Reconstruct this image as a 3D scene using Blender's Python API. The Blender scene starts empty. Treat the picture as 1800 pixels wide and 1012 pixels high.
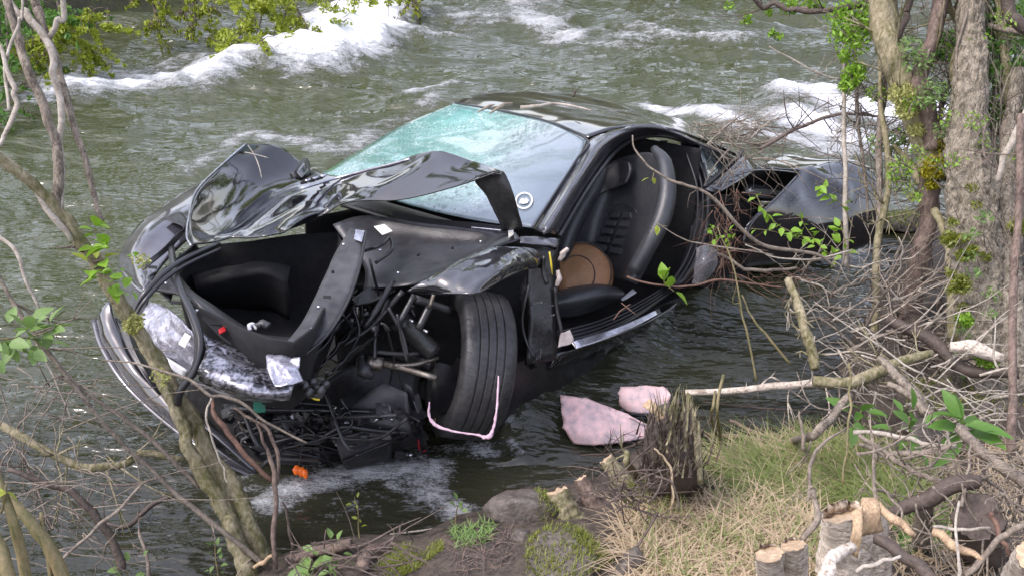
import bpy, math, random
import numpy as np
from mathutils import Vector, Matrix

# ------------------------------------------------------------------ camera, sky, sun, exposure
SC = bpy.context.scene
COL = SC.collection
CAM_H, PITCH, FPX = 2.8, math.radians(28), 1800.0
cd = bpy.data.cameras.new('camera'); cam = bpy.data.objects.new('camera', cd); COL.objects.link(cam)
cam.location = (0, 0, CAM_H); cam.rotation_euler = (math.pi / 2 - PITCH, 0, 0)
cd.sensor_width = 36.0; cd.lens = 36.0 * FPX / 1800.0; cd.clip_start = 0.05; cd.clip_end = 500
SC.camera = cam
SUN_EL, SUN_AZ = math.radians(58), math.radians(-112)      # azimuth from +Y, towards +X
wd = bpy.data.worlds.new('World'); SC.world = wd; wd.use_nodes = True
wn, wl = wd.node_tree.nodes, wd.node_tree.links
sky = wn.new('ShaderNodeTexSky'); sky.sky_type = 'NISHITA'; sky.sun_disc = False
sky.sun_elevation = SUN_EL; sky.sun_rotation = SUN_AZ
sky.air_density = 1.3; sky.dust_density = 2.5; sky.ozone_density = 1.2
hs = wn.new('ShaderNodeHueSaturation'); hs.inputs['Saturation'].default_value = 0.55
wl.new(sky.outputs[0], hs.inputs['Color']); tint = wn.new('ShaderNodeMix'); tint.data_type = 'RGBA'; tint.blend_type = 'MULTIPLY'; tint.inputs['Factor'].default_value = 1.0; tint.inputs['B'].default_value = (1.05, .98, 1.03, 1)
wl.new(hs.outputs[0], tint.inputs['A']); wl.new(tint.outputs['Result'], wn['Background'].inputs['Color'])
wn['Background'].inputs['Strength'].default_value = 0.15
sl = bpy.data.lights.new('sun', 'SUN'); sun = bpy.data.objects.new('sun', sl); COL.objects.link(sun)
sl.energy = 0.65; sl.angle = math.radians(12); sl.color = (1.0, 0.97, 0.93)
sdir = Vector((math.sin(SUN_AZ) * math.cos(SUN_EL), math.cos(SUN_AZ) * math.cos(SUN_EL), math.sin(SUN_EL)))
sun.rotation_euler = sdir.to_track_quat('Z', 'Y').to_euler(); sun.location = (0, 0, 12)
SC.view_settings.view_transform = 'Standard'; SC.view_settings.look = 'None'
SC.view_settings.exposure = 1.5; SC.view_settings.gamma = 1.0
SC.view_settings.use_curve_mapping = False
SC.render.engine = 'CYCLES'
SC.cycles.max_bounces = 6; SC.cycles.diffuse_bounces = 3; SC.cycles.glossy_bounces = 3
SC.cycles.transparent_max_bounces = 6; SC.cycles.use_denoising = True
SC.cycles.caustics_reflective = False; SC.cycles.caustics_refractive = False

RNG = random.Random(7)
NR = np.random.default_rng(11)
# ------------------------------------------------------------------ surveying helpers
cP, sP = math.cos(PITCH), math.sin(PITCH)
EYE = np.array([0, 0, CAM_H])
def ray(px, py):                                   # direction with unit depth along the view axis
    a, v = (px - 900) / FPX, (506 - py) / FPX
    return np.array([a, cP + v * sP, -sP + v * cP])
def D(px, py, zc): return EYE + ray(px, py) * zc
def W(px, py, z=0.0):
    d = ray(px, py); return EYE + d * ((z - CAM_H) / d[2])
CAR_O = np.array([-0.8192, 4.1332, 0.0758])        # front axle centre of the wreck, on its own floor
CAR_M = np.array([[-0.65681865, -0.73856906, 0.15200329],    # forward
                  [-0.75270437, 0.65421946, -0.07370906],    # its right
                  [0.04500428, 0.16282703, 0.98562771]])     # up
def car(u, r, z): return CAR_O + np.array([u, r, z]) @ CAR_M
def c(px, py, ax, val):                            # sight line met with a plane of the wreck
    i = 'urz'.index(ax); d = CAR_M @ ray(px, py); o = CAR_M @ (EYE - CAR_O)
    return EYE + ray(px, py) * ((val - o[i]) / d[i])

def hash2(ix, iy, s):
    n = (ix * 374761393 + iy * 668265263 + s * 974634777) & 0x7fffffff
    n = ((n ^ (n >> 13)) * 1274126177) & 0x7fffffff
    return ((n ^ (n >> 16)) & 0xffff) / 65535.0
def vnoise(x, y, s=0):
    x = np.asarray(x, float); y = np.asarray(y, float)
    ix = np.floor(x).astype(np.int64); iy = np.floor(y).astype(np.int64)
    fx, fy = x - ix, y - iy; fx = fx * fx * (3 - 2 * fx); fy = fy * fy * (3 - 2 * fy)
    a, b = hash2(ix, iy, s), hash2(ix + 1, iy, s); e, d = hash2(ix, iy + 1, s), hash2(ix + 1, iy + 1, s)
    return (a + (b - a) * fx) * (1 - fy) + (e + (d - e) * fx) * fy
def fbm(x, y, s=0, o=4):
    t = 0; a = 0.5
    for k in range(o):
        t = t + a * (vnoise(x, y, s + k) - 0.5) * 2; x = x * 2.03 + 3.7; y = y * 2.03 + 1.3; a *= 0.5
    return t
def noise3(P, sc, s=0):                            # cheap 3D noise for crumples and bark
    x, y, z = P[..., 0] * sc, P[..., 1] * sc, P[..., 2] * sc
    return (fbm(x + z * .7, y - z * .4, s, 3) + fbm(y + 5.1, z + x * .5, s + 9, 3)) * .5

# ------------------------------------------------------------------ scene objects
ORIGIN = {}
def setprops(o, label=None, cat=None, group=None, kind=None):
    if label: o['label'] = label
    if cat: o['category'] = cat
    if group: o['group'] = group
    if kind: o['kind'] = kind
    return o
def thing(name, loc, label, cat, group=None):
    o = bpy.data.objects.new(name, None); COL.objects.link(o); o.location = tuple(loc)
    o.empty_display_size = 0.1
    ORIGIN[o.name] = np.array(loc, float)
    return setprops(o, label, cat, group)
def mesh_obj(name, V, Fc, m, parent=None, smooth=True, solid=0.0, off=-1.0, bevel=0.0, org=None):
    V = np.asarray(V, float)
    me = bpy.data.meshes.new(name)
    if parent is not None: o0 = ORIGIN[parent.name]
    elif org is not None: o0 = np.asarray(org, float)
    else:
        o0 = np.array([V[:, 0].mean(), V[:, 1].mean(), V[:, 2].min()])
    Vl = V - o0
    if isinstance(Fc, np.ndarray):
        n, k = Fc.shape
        me.vertices.add(len(Vl)); me.vertices.foreach_set('co', Vl.ravel())
        me.loops.add(n * k); me.loops.foreach_set('vertex_index', Fc.ravel().astype(np.int32))
        me.polygons.add(n); me.polygons.foreach_set('loop_start', np.arange(0, n * k, k, dtype=np.int32))
        me.update(calc_edges=True)
    else:
        me.from_pydata([tuple(v) for v in Vl], [], [tuple(f) for f in Fc]); me.update()
    me.validate()
    if smooth: me.polygons.foreach_set('use_smooth', [True] * len(me.polygons))
    if m is not None: me.materials.append(m)
    o = bpy.data.objects.new(name, me); COL.objects.link(o)
    if parent is not None: o.parent = parent
    else: o.location = tuple(o0)
    ORIGIN[o.name] = o0
    if bevel: b = o.modifiers.new('bevel', 'BEVEL'); b.width = bevel; b.segments = 2; b.limit_method = 'ANGLE'
    if solid:
        s = o.modifiers.new('thick', 'SOLIDIFY'); s.thickness = solid; s.offset = off
    return o

def catmull(P, n):                                  # resample a polyline smoothly, n steps for each span
    P = np.asarray(P, float)
    if len(P) < 3:
        t = np.linspace(0, 1, n + 1)[:, None]; return P[0] * (1 - t) + P[-1] * t
    Q = np.vstack([2 * P[0] - P[1], P, 2 * P[-1] - P[-2]]); out = []
    for i in range(1, len(Q) - 2):
        t = np.linspace(0, 1, n, endpoint=False)[:, None]
        a, b, d, e = Q[i - 1], Q[i], Q[i + 1], Q[i + 2]
        out.append(0.5 * (2 * b + (d - a) * t + (2 * a - 5 * b + 4 * d - e) * t ** 2 + (3 * b - a - 3 * d + e) * t ** 3))
    return np.vstack(out + [P[-1:]])
class MB:
    def __init__(s): s.V = []; s.F = []; s.n = 0
    def add(s, V, Fc):
        s.V.append(np.asarray(V, float)); s.F += [tuple(int(i) + s.n for i in f) for f in Fc]; s.n += len(V); return s
    def build(s, name, m, parent=None, **k): return mesh_obj(name, np.vstack(s.V), s.F, m, parent, **k)
def tube_geo(pts, radii, seg=8, step=4, rough=0.0, seed=0, flat=1.0, cap=True, ridge=0.0):
    P = catmull(pts, step); n = len(P)
    r = np.interp(np.linspace(0, 1, n), np.linspace(0, 1, len(radii)), radii)
    T = np.gradient(P, axis=0); T /= np.linalg.norm(T, axis=1)[:, None] + 1e-12
    up = np.array([0, 0, 1.0]) if abs(T[0][2]) < .9 else np.array([1.0, 0, 0])
    N = np.cross(T[0], up); N /= np.linalg.norm(N); V = []
    a = np.linspace(0, 2 * np.pi, seg, endpoint=False)
    for i in range(n):
        N = N - T[i] * np.dot(N, T[i]); N /= np.linalg.norm(N) + 1e-12; B = np.cross(T[i], N)
        rr = r[i] * np.ones(seg)
        if rough:
            rr = rr * (1 + rough * (vnoise(a * 1.3 + seed * 3.1 + 10 * np.sin(a), np.full(seg, i * .55 + seed), seed) - .5) * 2)
        if ridge:
            rr = rr * (1 + ridge * (np.abs(fbm(a * 4.6 + .9 * vnoise(a * 0 + i * .12, a * 0, seed + 3), np.full(seg, i * .06), seed + 1, 4)) * 2 - .5) + .5 * ridge * fbm(a * 7, np.full(seg, i * .9), seed + 7, 3))
        V.append(P[i] + (np.cos(a)[:, None] * N + np.sin(a)[:, None] * B * flat) * rr[:, None])
    V = np.vstack(V); Fc = []
    for i in range(n - 1):
        for j in range(seg):
            k = (j + 1) % seg
            Fc.append((i * seg + j, i * seg + k, (i + 1) * seg + k, (i + 1) * seg + j))
    if cap:
        Fc.append(tuple(range(seg))[::-1]); Fc.append(tuple((n - 1) * seg + j for j in range(seg)))
    return V, Fc
def tube(name, pts, radii, m, parent=None, **k):
    if not isinstance(radii, (list, tuple)): radii = [radii, radii]
    V, Fc = tube_geo(pts, radii, **k); return mesh_obj(name, V, Fc, m, parent)
def patch_geo(rows, nu=5, nv=5, crumple=0.0, cs=6.0, seed=0):
    R = [catmull(np.array(r), nv) for r in rows]
    A = np.stack(R, 0); m = A.shape[1]
    G_ = np.stack([catmull(A[:, j], nu) for j in range(m)], 1)
    n = G_.shape[0]
    if crumple:
        du = np.gradient(G_, axis=0); dv = np.gradient(G_, axis=1); N = np.cross(du, dv)
        N /= np.linalg.norm(N, axis=2)[..., None] + 1e-9
        nz = noise3(G_, cs, seed); G_ = G_ + N * (crumple * (1 - np.abs(nz) * 3))[..., None]
    V = G_.reshape(-1, 3)
    Fc = [(i * m + j, i * m + j + 1, (i + 1) * m + j + 1, (i + 1) * m + j) for i in range(n - 1) for j in range(m - 1)]
    return V, Fc
def face_eye(V, Fc):                                # outer side of a sheet is the one towards the bank
    F4 = np.array(Fc); n = np.cross(V[F4[:, 2]] - V[F4[:, 0]], V[F4[:, 3]] - V[F4[:, 1]]); cc = V[F4].mean(1)
    return (V, [f[::-1] for f in Fc]) if (n * (EYE - cc)).sum() < 0 else (V, Fc)
def patch(name, rows, m, parent=None, nu=5, nv=5, crumple=0.0, cs=6.0, seed=0, solid=0.004, off=-1.0, creases=None):
    V, Fc = face_eye(*patch_geo(rows, nu, nv, crumple, cs, seed))
    if creases:
        F4 = np.array(Fc); fn = np.cross(V[F4[:, 2]] - V[F4[:, 0]], V[F4[:, 3]] - V[F4[:, 1]]); vn = np.zeros_like(V)
        for k in range(4): np.add.at(vn, F4[:, k], fn)
        vn /= np.linalg.norm(vn, axis=1)[:, None] + 1e-12
        for a_, b_, amp, w_ in creases:
            e_ = b_ - a_; t_ = np.clip(((V - a_) @ e_) / (e_ @ e_), 0, 1); dd = np.linalg.norm(V - a_ - t_[:, None] * e_, axis=1)
            V = V + vn * (amp * np.maximum(0, 1 - dd / w_) * np.clip(np.minimum(t_, 1 - t_) * 6 + .15, 0, 1))[:, None]
    return mesh_obj(name, V, Fc, m, parent, solid=solid, off=off)
def plate(name, quad, th, m, parent=None, bevel=0.002):     # a flat bent quad given thickness away from the viewer
    q = np.array(quad, float); n = np.cross(q[1] - q[0], q[3] - q[0]); n /= np.linalg.norm(n)
    if np.dot(n, EYE - q[0]) < 0: n = -n
    V = np.vstack([q, q - n * th])
    return mesh_obj(name, V, [(0, 1, 2, 3), (7, 6, 5, 4), (0, 4, 5, 1), (1, 5, 6, 2), (2, 6, 7, 3), (3, 7, 4, 0)], m, parent, smooth=False, bevel=bevel)
def carbox(u0, u1, r0, r1, z0, z1):
    V = [car(u, r, z) for z in (z0, z1) for r in (r0, r1) for u in (u0, u1)]
    return V, [(0, 1, 3, 2), (4, 6, 7, 5), (0, 4, 5, 1), (2, 3, 7, 6), (0, 2, 6, 4), (1, 5, 7, 3)]

# ------------------------------------------------------------------ materials
def mat(name, col, rough=0.6, metal=0.0, col2=None, nscale=8.0, bump=0.0, bscale=None, coat=0.0, spec=0.5, detail=6.0, contrast=(0.40, 0.60), stretch=None, sheen=0.0, ior=None, trans=0.0, emit=None, rough2=None, sss=0.0):
    m = bpy.data.materials.new(name); m.use_nodes = True
    N, L = m.node_tree.nodes, m.node_tree.links; b = N['Principled BSDF']
    b.inputs['Base Color'].default_value = (*col, 1); b.inputs['Roughness'].default_value = rough
    b.inputs['Metallic'].default_value = metal; b.inputs['Specular IOR Level'].default_value = spec
    b.inputs['Coat Weight'].default_value = coat; b.inputs['Coat Roughness'].default_value = 0.04
    b.inputs['Transmission Weight'].default_value = trans
    if ior: b.inputs['IOR'].default_value = ior
    if emit: b.inputs['Emission Color'].default_value = (*emit[:3], 1); b.inputs['Emission Strength'].default_value = emit[3]
    vec = None
    if col2 is not None or bump or rough2 is not None:
        tc = N.new('ShaderNodeTexCoord'); mp = N.new('ShaderNodeMapping')
        if stretch: mp.inputs['Scale'].default_value = stretch
        L.new(tc.outputs['Object'], mp.inputs['Vector']); vec = mp.outputs[0]
    if col2 is not None or rough2 is not None:
        nz = N.new('ShaderNodeTexNoise'); nz.inputs['Scale'].default_value = nscale; nz.inputs['Detail'].default_value = detail
        nz.inputs['Roughness'].default_value = 0.65
        L.new(vec, nz.inputs['Vector']); rp = N.new('ShaderNodeValToRGB')
        c2 = col2 if col2 is not None else col
        rp.color_ramp.elements[0].position = contrast[0]; rp.color_ramp.elements[1].position = contrast[1]
        rp.color_ramp.elements[0].color = (*col, 1); rp.color_ramp.elements[1].color = (*c2, 1)
        nf = N.new('ShaderNodeTexNoise'); nf.inputs['Scale'].default_value = nscale * 5.3; nf.inputs['Detail'].default_value = 4; L.new(vec, nf.inputs['Vector'])
        mxn = N.new('ShaderNodeMix'); mxn.data_type = 'FLOAT'; mxn.inputs['Factor'].default_value = 0.42; L.new(nz.outputs['Fac'], mxn.inputs['A']); L.new(nf.outputs['Fac'], mxn.inputs['B'])
        L.new(mxn.outputs['Result'], rp.inputs['Fac']); L.new(rp.outputs['Color'], b.inputs['Base Color'])
        if rough2 is not None:
            mr = N.new('ShaderNodeMapRange'); mr.inputs['From Min'].default_value = contrast[0]; mr.inputs['From Max'].default_value = contrast[1]
            mr.inputs['To Min'].default_value = rough; mr.inputs['To Max'].default_value = rough2
            L.new(nz.outputs['Fac'], mr.inputs['Value']); L.new(mr.outputs[0], b.inputs['Roughness'])
    if bump:
        n2 = N.new('ShaderNodeTexNoise'); n2.inputs['Scale'].default_value = bscale or nscale * 3; n2.inputs['Detail'].default_value = 8
        L.new(vec, n2.inputs['Vector']); bp = N.new('ShaderNodeBump'); bp.inputs['Strength'].default_value = 1.0
        bp.inputs['Distance'].default_value = bump; L.new(n2.outputs['Fac'], bp.inputs['Height']); L.new(bp.outputs[0], b.inputs['Normal'])
    return m
def leafmat(name, col, col2, tr=0.35):
    m = mat(name, col, 0.5, col2=col2, nscale=9, contrast=(.3, .7)); N, L = m.node_tree.nodes, m.node_tree.links
    b = N['Principled BSDF']; t = N.new('ShaderNodeBsdfTranslucent'); mx = N.new('ShaderNodeMixShader'); mx.inputs[0].default_value = tr
    rp = [n for n in N if n.type == 'VALTORGB'][0]; L.new(rp.outputs[0], t.inputs['Color'])
    L.new(b.outputs[0], mx.inputs[1]); L.new(t.outputs[0], mx.inputs[2]); L.new(mx.outputs[0], N['Material Output'].inputs['Surface'])
    return m
M = {
 'paint': mat('black_paint', (.008, .008, .010), .10, coat=1.0, spec=.5, col2=(.014, .013, .012), nscale=6, rough2=.22, contrast=(.55, .70), bump=.0005, bscale=9),
 'paint_dull': mat('scuffed_paint', (.012, .012, .015), .10, coat=1.0, spec=.8, col2=(.026, .026, .029), nscale=7, rough2=.24, bump=.0008, bscale=16),
 'paint_sky_sheen': mat('black_paint_sky_sheen', (.045, .045, .056), .14, metal=.25, spec=.9, coat=1.0, col2=(.075, .074, .086), nscale=4, rough2=.26),  # the black body paint made paler: mirrored sky put into its colour
 'plastic': mat('black_plastic', (.010, .010, .011), .34, col2=(.028, .027, .027), nscale=14, bump=.0015, bscale=60),
 'plastic_gray': mat('grey_plastic', (.016, .016, .018), .34, col2=(.034, .034, .037), nscale=5, bump=.001, bscale=120),
 'panel_gray': mat('grey_panel', (.060, .060, .064), .42, col2=(.028, .028, .030), nscale=4, bump=.0015, bscale=40),
 'rubber': mat('rubber_seal', (.018, .018, .021), .32, spec=.6),
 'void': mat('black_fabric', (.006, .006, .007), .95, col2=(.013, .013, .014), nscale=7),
 'tyre': mat('tyre_rubber', (.020, .020, .022), .45, col2=(.045, .043, .043), nscale=7, bump=.002, bscale=70),
 'steel': mat('dirty_steel', (.30, .27, .23), .4, metal=.8, col2=(.14, .12, .10), nscale=14),
 'silver': mat('crumpled_silver', (.46, .46, .53), .22, metal=.5, col2=(.20, .20, .25), nscale=16, bump=.012, bscale=18, coat=.5),
 'skin_reflections': mat('black_skin_painted_reflections', (.34, .34, .39), .14, metal=.6, col2=(.025, .025, .03), nscale=13, bump=.012, bscale=15, contrast=(.44, .56), coat=.6),  # glossy black skin, its bright sky reflections painted in as blotches
 'chrome': mat('bright_metal', (.65, .65, .70), .22, metal=.9, col2=(.4, .4, .45), nscale=12),
 'leather': mat('black_leather', (.028, .030, .034), .36, col2=(.042, .044, .048), nscale=6, bump=.0015, bscale=140),
 'tan': mat('tan_leather', (.24, .125, .058), .6, col2=(.31, .165, .08), nscale=6, bump=.001, bscale=130),
 'white': mat('white_plastic', (.72, .72, .74), .4, col2=(.58, .58, .62), nscale=10),
 'cloth': mat('pale_cloth', (.58, .50, .44), .85, col2=(.42, .36, .33), nscale=12, bump=.004, bscale=30),
 'yellow': mat('yellow_tape', (.62, .50, .04), .5, col2=(.50, .38, .03), nscale=10),
 'green_tag': mat('green_plastic', (.01, .16, .10), .45, col2=(.015, .12, .08)),
 'red': mat('red_plastic', (.45, .015, .02), .35),
 'pink': mat('pink_foam', (.70, .48, .47), .7, col2=(.36, .30, .32), nscale=6, bump=.006, bscale=18),
 'rope': mat('pink_cord', (.62, .47, .52), .8, col2=(.55, .35, .45), nscale=60, bump=.003),
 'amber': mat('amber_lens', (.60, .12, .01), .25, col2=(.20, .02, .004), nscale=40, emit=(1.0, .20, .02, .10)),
 'label': mat('paper_label', (.66, .64, .58), .6),
 'glass_dark': mat('dark_glass', (.02, .025, .028), .05, coat=1.0, spec=1.0),
 'wood_cut': mat('cut_wood', (.52, .40, .27), .8, col2=(.34, .24, .15), nscale=14, bump=.003),
 'birch': mat('birch_bark', (.62, .55, .46), .8, col2=(.26, .20, .15), nscale=18, bump=.010, bscale=34, stretch=(1, 1, 1.8), contrast=(.46, .60)),
 'bark_grey': mat('grey_bark', (.27, .23, .18), .85, col2=(.075, .058, .045), nscale=22, bump=.012, bscale=32, stretch=(1.6, 1.6, .6)),
 'bark_mossy': mat('mossy_bark', (.30, .26, .17), .9, col2=(.095, .090, .030), nscale=9, bump=.010, bscale=40, stretch=(1.5, 1.5, .7)),
 'bark_big': mat('lichen_bark', (.31, .27, .21), .95, col2=(.065, .055, .036), nscale=26, bump=.025, bscale=26, stretch=(1.6, 1.6, .45), contrast=(.4, .6)),
 'bark_red': mat('reddish_bark', (.20, .145, .115), .8, col2=(.065, .045, .036), nscale=16, bump=.008, bscale=30, stretch=(1.4, 1.4, .5)),
 'bark_dark': mat('dark_wet_bark', (.045, .033, .026), .7, col2=(.085, .062, .048), nscale=18, bump=.006),
 'twig': mat('dry_twig', (.24, .20, .155), .8, col2=(.10, .08, .062), nscale=25, bump=.003, bscale=60),
 'twig_pale': mat('pale_twig', (.42, .38, .32), .75, col2=(.22, .19, .15), nscale=25, bump=.002, bscale=60),
 'twig_red': mat('red_brown_twig', (.17, .095, .065), .75, col2=(.08, .045, .032), nscale=25),
 'twig_dark': mat('dark_twig', (.07, .05, .042), .8, col2=(.13, .10, .08), nscale=25),
 'stalk': mat('olive_stalk', (.085, .085, .028), .6, col2=(.20, .155, .075), nscale=12, stretch=(3, 3, .4)),
 'splinter': mat('fresh_split_wood', (.46, .34, .21), .8, col2=(.24, .16, .095), nscale=22, bump=.003, stretch=(2, 2, .5)),
 'moss': leafmat('moss_green', (.10, .13, .015), (.20, .22, .02), .2),
 'moss_yellow': leafmat('bright_moss', (.24, .23, .012), (.34, .30, .02), .2),
 'leaf': leafmat('fresh_leaf', (.15, .30, .02), (.25, .42, .04)),
 'leaf_y': leafmat('yellow_green_leaf', (.26, .34, .03), (.34, .38, .06)),
 'leaf_d': leafmat('mid_green_leaf', (.08, .19, .03), (.14, .27, .05)),
 'leaf_far': leafmat('far_bank_leaf', (.22, .29, .02), (.38, .43, .05)),
 'leaf_grey': leafmat('grey_green_leaf', (.13, .23, .06), (.22, .33, .10)),
 'grass': leafmat('green_grass', (.12, .18, .035), (.26, .30, .10)),
 'straw': leafmat('dry_straw', (.40, .30, .19), (.54, .44, .29), .25),
 'catkin': leafmat('pale_catkin', (.34, .36, .10), (.45, .45, .18)),
 'stone': mat('wet_stone', (.12, .10, .085), .6, col2=(.05, .042, .035), nscale=7, bump=.02, bscale=22),
 'stone_pale': mat('sandy_stone', (.19, .155, .12), .75, col2=(.095, .078, .06), nscale=10, bump=.010, bscale=26),
}
# ------------------------------------------------------------------ river bank
SHORE_PX = [(-900, 1500), (150, 1120), (400, 1040), (470, 990), (540, 962), (640, 945), (730, 948), (800, 915), (870, 905), (905, 862),
            (960, 868), (1040, 850), (1095, 806), (1150, 775), (1235, 806), (1300, 796), (1440, 786), (1500, 745), (1490, 690), (1470, 640), (1500, 585), (1545, 520), (1590, 440), (1650, 392), (1820, 330), (2600, 200)]
SHORE = np.array([W(*p)[:2] for p in SHORE_PX])
LAND = np.vstack([SHORE, [[14, 9], [14, -6], [-6, -6], [-6, SHORE[0][1]]]])
def sdf_land(x, y):                                 # + inside land, - over water
    x = np.asarray(x, float); y = np.asarray(y, float); d = np.full(x.shape, 1e9); ins = np.zeros(x.shape, bool)
    n = len(LAND)
    for i in range(n):
        a, b = LAND[i], LAND[(i + 1) % n]; e = b - a
        t = np.clip(((x - a[0]) * e[0] + (y - a[1]) * e[1]) / (e @ e + 1e-12), 0, 1)
        d = np.minimum(d, np.hypot(x - a[0] - t * e[0], y - a[1] - t * e[1]))
        cr = ((a[1] > y) != (b[1] > y))
        with np.errstate(divide='ignore', invalid='ignore'):
            xi = (b[0] - a[0]) * (y - a[1]) / (b[1] - a[1]) + a[0]
        ins ^= cr & (x < xi)
    return np.where(ins, d, -d)
def ground_h(x, y):
    x = np.asarray(x, float); y = np.asarray(y, float)
    d = sdf_land(x, y); land = np.maximum(d, 0); wet = np.minimum(d, 0)
    h = .10 * np.tanh(land / .07) + .85 * (1 - np.exp(-land / 2.2)) + .30 * wet - .015
    n = fbm(x * 1.6, y * 1.6, 3, 4) * .10 + fbm(x * 9, y * 9, 8, 3) * .025
    return h + n * np.clip(land * 2.5, 0.08, 1)
def G(px, py, off=0.0):                              # where a sight line meets the bank or the water
    d = ray(px, py); t = np.linspace(1.5, 9, 900); P = EYE + d * t[:, None]
    h = np.maximum(ground_h(P[:, 0], P[:, 1]), 0.0); k = np.argmax(P[:, 2] <= h)
    p = P[k].copy(); p[2] = float(h[k]) + off; return p
def gz(p): return float(max(ground_h(np.array([p[0]]), np.array([p[1]]))[0], 0))

gx, gy = np.meshgrid(np.arange(-5, 9, .035), np.arange(.2, 8.6, .035))
gv = np.stack([gx, gy, ground_h(gx, gy)], -1); n0, n1 = gx.shape
idx = np.arange(n0 * n1).reshape(n0, n1)
Fq = np.stack([idx[:-1, :-1], idx[:-1, 1:], idx[1:, 1:], idx[1:, :-1]], -1).reshape(-1, 4)
zq = gv.reshape(-1, 3)[Fq][:, :, 2].max(1); Fq = Fq[zq > -.45]
mud = mat('bank_soil', (.085, .066, .05), .85, col2=(.030, .024, .019), nscale=7, bump=.02, bscale=26, rough2=.6)
ground = mesh_obj('ground', gv.reshape(-1, 3), Fq, mud, org=(0, 0, 0)); setprops(ground, kind='structure')
# far bank: rises beyond the river
FAR = lambda x: 14.6 + 1.0 * vnoise(x * .35, x * 0 + 2, 5) - 2.8 * np.clip(-x - 3.7, 0, 2.2) - .3 * np.clip(-x - 5.9, 0, 20)
fx, fd = np.meshgrid(np.linspace(-45, 45, 240), np.concatenate([np.linspace(-.8, 4, 36), np.linspace(4.6, 40, 30)]))
fz = np.where(fd < 0, fd * .5, .9 * (1 - np.exp(-fd / .8)) + .10 * fd) + fbm(fx * .8, fd * .8, 21) * .25 * np.clip(fd + .2, 0, 1)
fv = np.stack([fx, FAR(fx) + fd, fz], -1); n0, n1 = fx.shape; idx = np.arange(n0 * n1).reshape(n0, n1)
Fq = np.stack([idx[:-1, :-1], idx[:-1, 1:], idx[1:, 1:], idx[1:, :-1]], -1).reshape(-1, 4)
fb = mesh_obj('terrain', fv.reshape(-1, 3), Fq, mat('far_bank_soil', (.05, .045, .03), .9, col2=(.07, .08, .03), nscale=2, bump=.05, bscale=6), org=(0, 16, 0)); setprops(fb, kind='structure')

# ------------------------------------------------------------------ river water
def seg_mask(x, y, pts, w, soft=1.0):               # soft band along a polyline
    d = np.full(x.shape, 1e9)
    for a, b in zip(pts[:-1], pts[1:]):
        e = b - a; t = np.clip(((x - a[0]) * e[0] + (y - a[1]) * e[1]) / (e @ e + 1e-12), 0, 1)
        d = np.minimum(d, np.hypot(x - a[0] - t * e[0], (y - a[1] - t * e[1])))
    return np.exp(-(d / w) ** 2 * soft)
yy = [1.2]
while yy[-1] < 60: yy.append(yy[-1] + .0062 * yy[-1] + max(0, yy[-1] - 16) * .05)
yy = np.array(yy); ss = np.linspace(-1, 1, 760)
X = ss[None, :] * (1.2 + .86 * yy[:, None]); Y = np.repeat(yy[:, None], len(ss), 1)
fl = fbm(X * .25, Y * .25, 40, 3)                    # meander of the flow lines
sx, sy = X + .5 * fl, Y + .35 * X * .18 + .6 * fl
STROKES = [ ([(900, 735), (985, 668), (1080, 622), (1160, 575), (1240, 515)], .26, .12, .10), ([(1240, 520), (1330, 480), (1420, 450)], .2, .0, .03),
  # pixel polyline, width (m), foam, lift
 ([(655, 15), (640, 60), (600, 95), (545, 108)], .55, 1.10, .14), ([(545, 108), (480, 108), (420, 115), (350, 135)], .42, .95, .12),
 ([(600, 30), (560, 70), (520, 100)], .6, .98, .08), ([(350, 135), (260, 145), (180, 155), (120, 150)], .38, .85, .07), ([(420, 98), (330, 100), (230, 118), (110, 118)], .30, .55, .03),
 ([(300, 120), (210, 135), (150, 160), (90, 170)], .35, .6, .04), ([(720, 60), (790, 45), (860, 30), (925, 15)], .5, .42, .05), ([(900, 15), (960, 45), (985, 55)], .35, .62, .03),
 ([(1390, 175), (1440, 180), (1490, 205), (1560, 215), (1640, 210)], .34, .98, .10), ([(1370, 190), (1310, 200), (1260, 212)], .28, .55, .04), ([(1400, 215), (1460, 245), (1530, 260), (1600, 255)], .40, .85, .04),
 ([(1140, 190), (1190, 200), (1240, 215), (1300, 235)], .14, .9, .04), ([(1300, 235), (1380, 250), (1480, 275)], .22, .75, .03), ([(720, 165), (760, 158), (800, 155)], .12, .6, .02),
 ([(430, 235), (520, 250), (600, 268), (650, 240)], .22, .62, .02), ([(560, 235), (620, 225), (690, 205)], .2, .40, .01), ([(330, 300), (380, 270), (430, 240)], .16, .62, .02), ([(650, 235), (700, 205), (760, 180)], .14, .45, .01),
 ([(180, 345), (290, 340), (330, 330)], .10, .35, .02), ([(0, 250), (90, 235), (180, 250)], .3, .28, .05), ([(1050, 90), (1150, 60), (1280, 70)], .6, .30, .04),
 ([(480, 880), (540, 850), (620, 830), (700, 822), (760, 830)], .15, .76, .02), ([(700, 850), (760, 870), (810, 900)], .11, .76, .01), ([(520, 905), (600, 900), (680, 880)], .12, .45, .01),
 ([(885, 745), (896, 765)], .05, .62, .015), ([(898, 790), (915, 805)], .05, .66, .015), ([(930, 745), (960, 722)], .06, .55, .01), ([(870, 800), (930, 770), (985, 715)], .12, .42, .01), ([(960, 690), (1010, 655), (1090, 625)], .07, .52, .01), ([(1100, 600), (1180, 560), (1230, 530)], .06, .48, .01), ([(930, 700), (960, 680), (1040, 640), (1110, 610)], .09, .40, .01), ([(1130, 560), (1200, 545), (1280, 530)], .14, .22, .0), ([(430, 850), (520, 870), (600, 850)], .12, .5, .0), ([(740, 800), (800, 790), (860, 800)], .1, .55, 0),
]
foam = np.zeros_like(X); lift = np.zeros_like(X)
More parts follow.
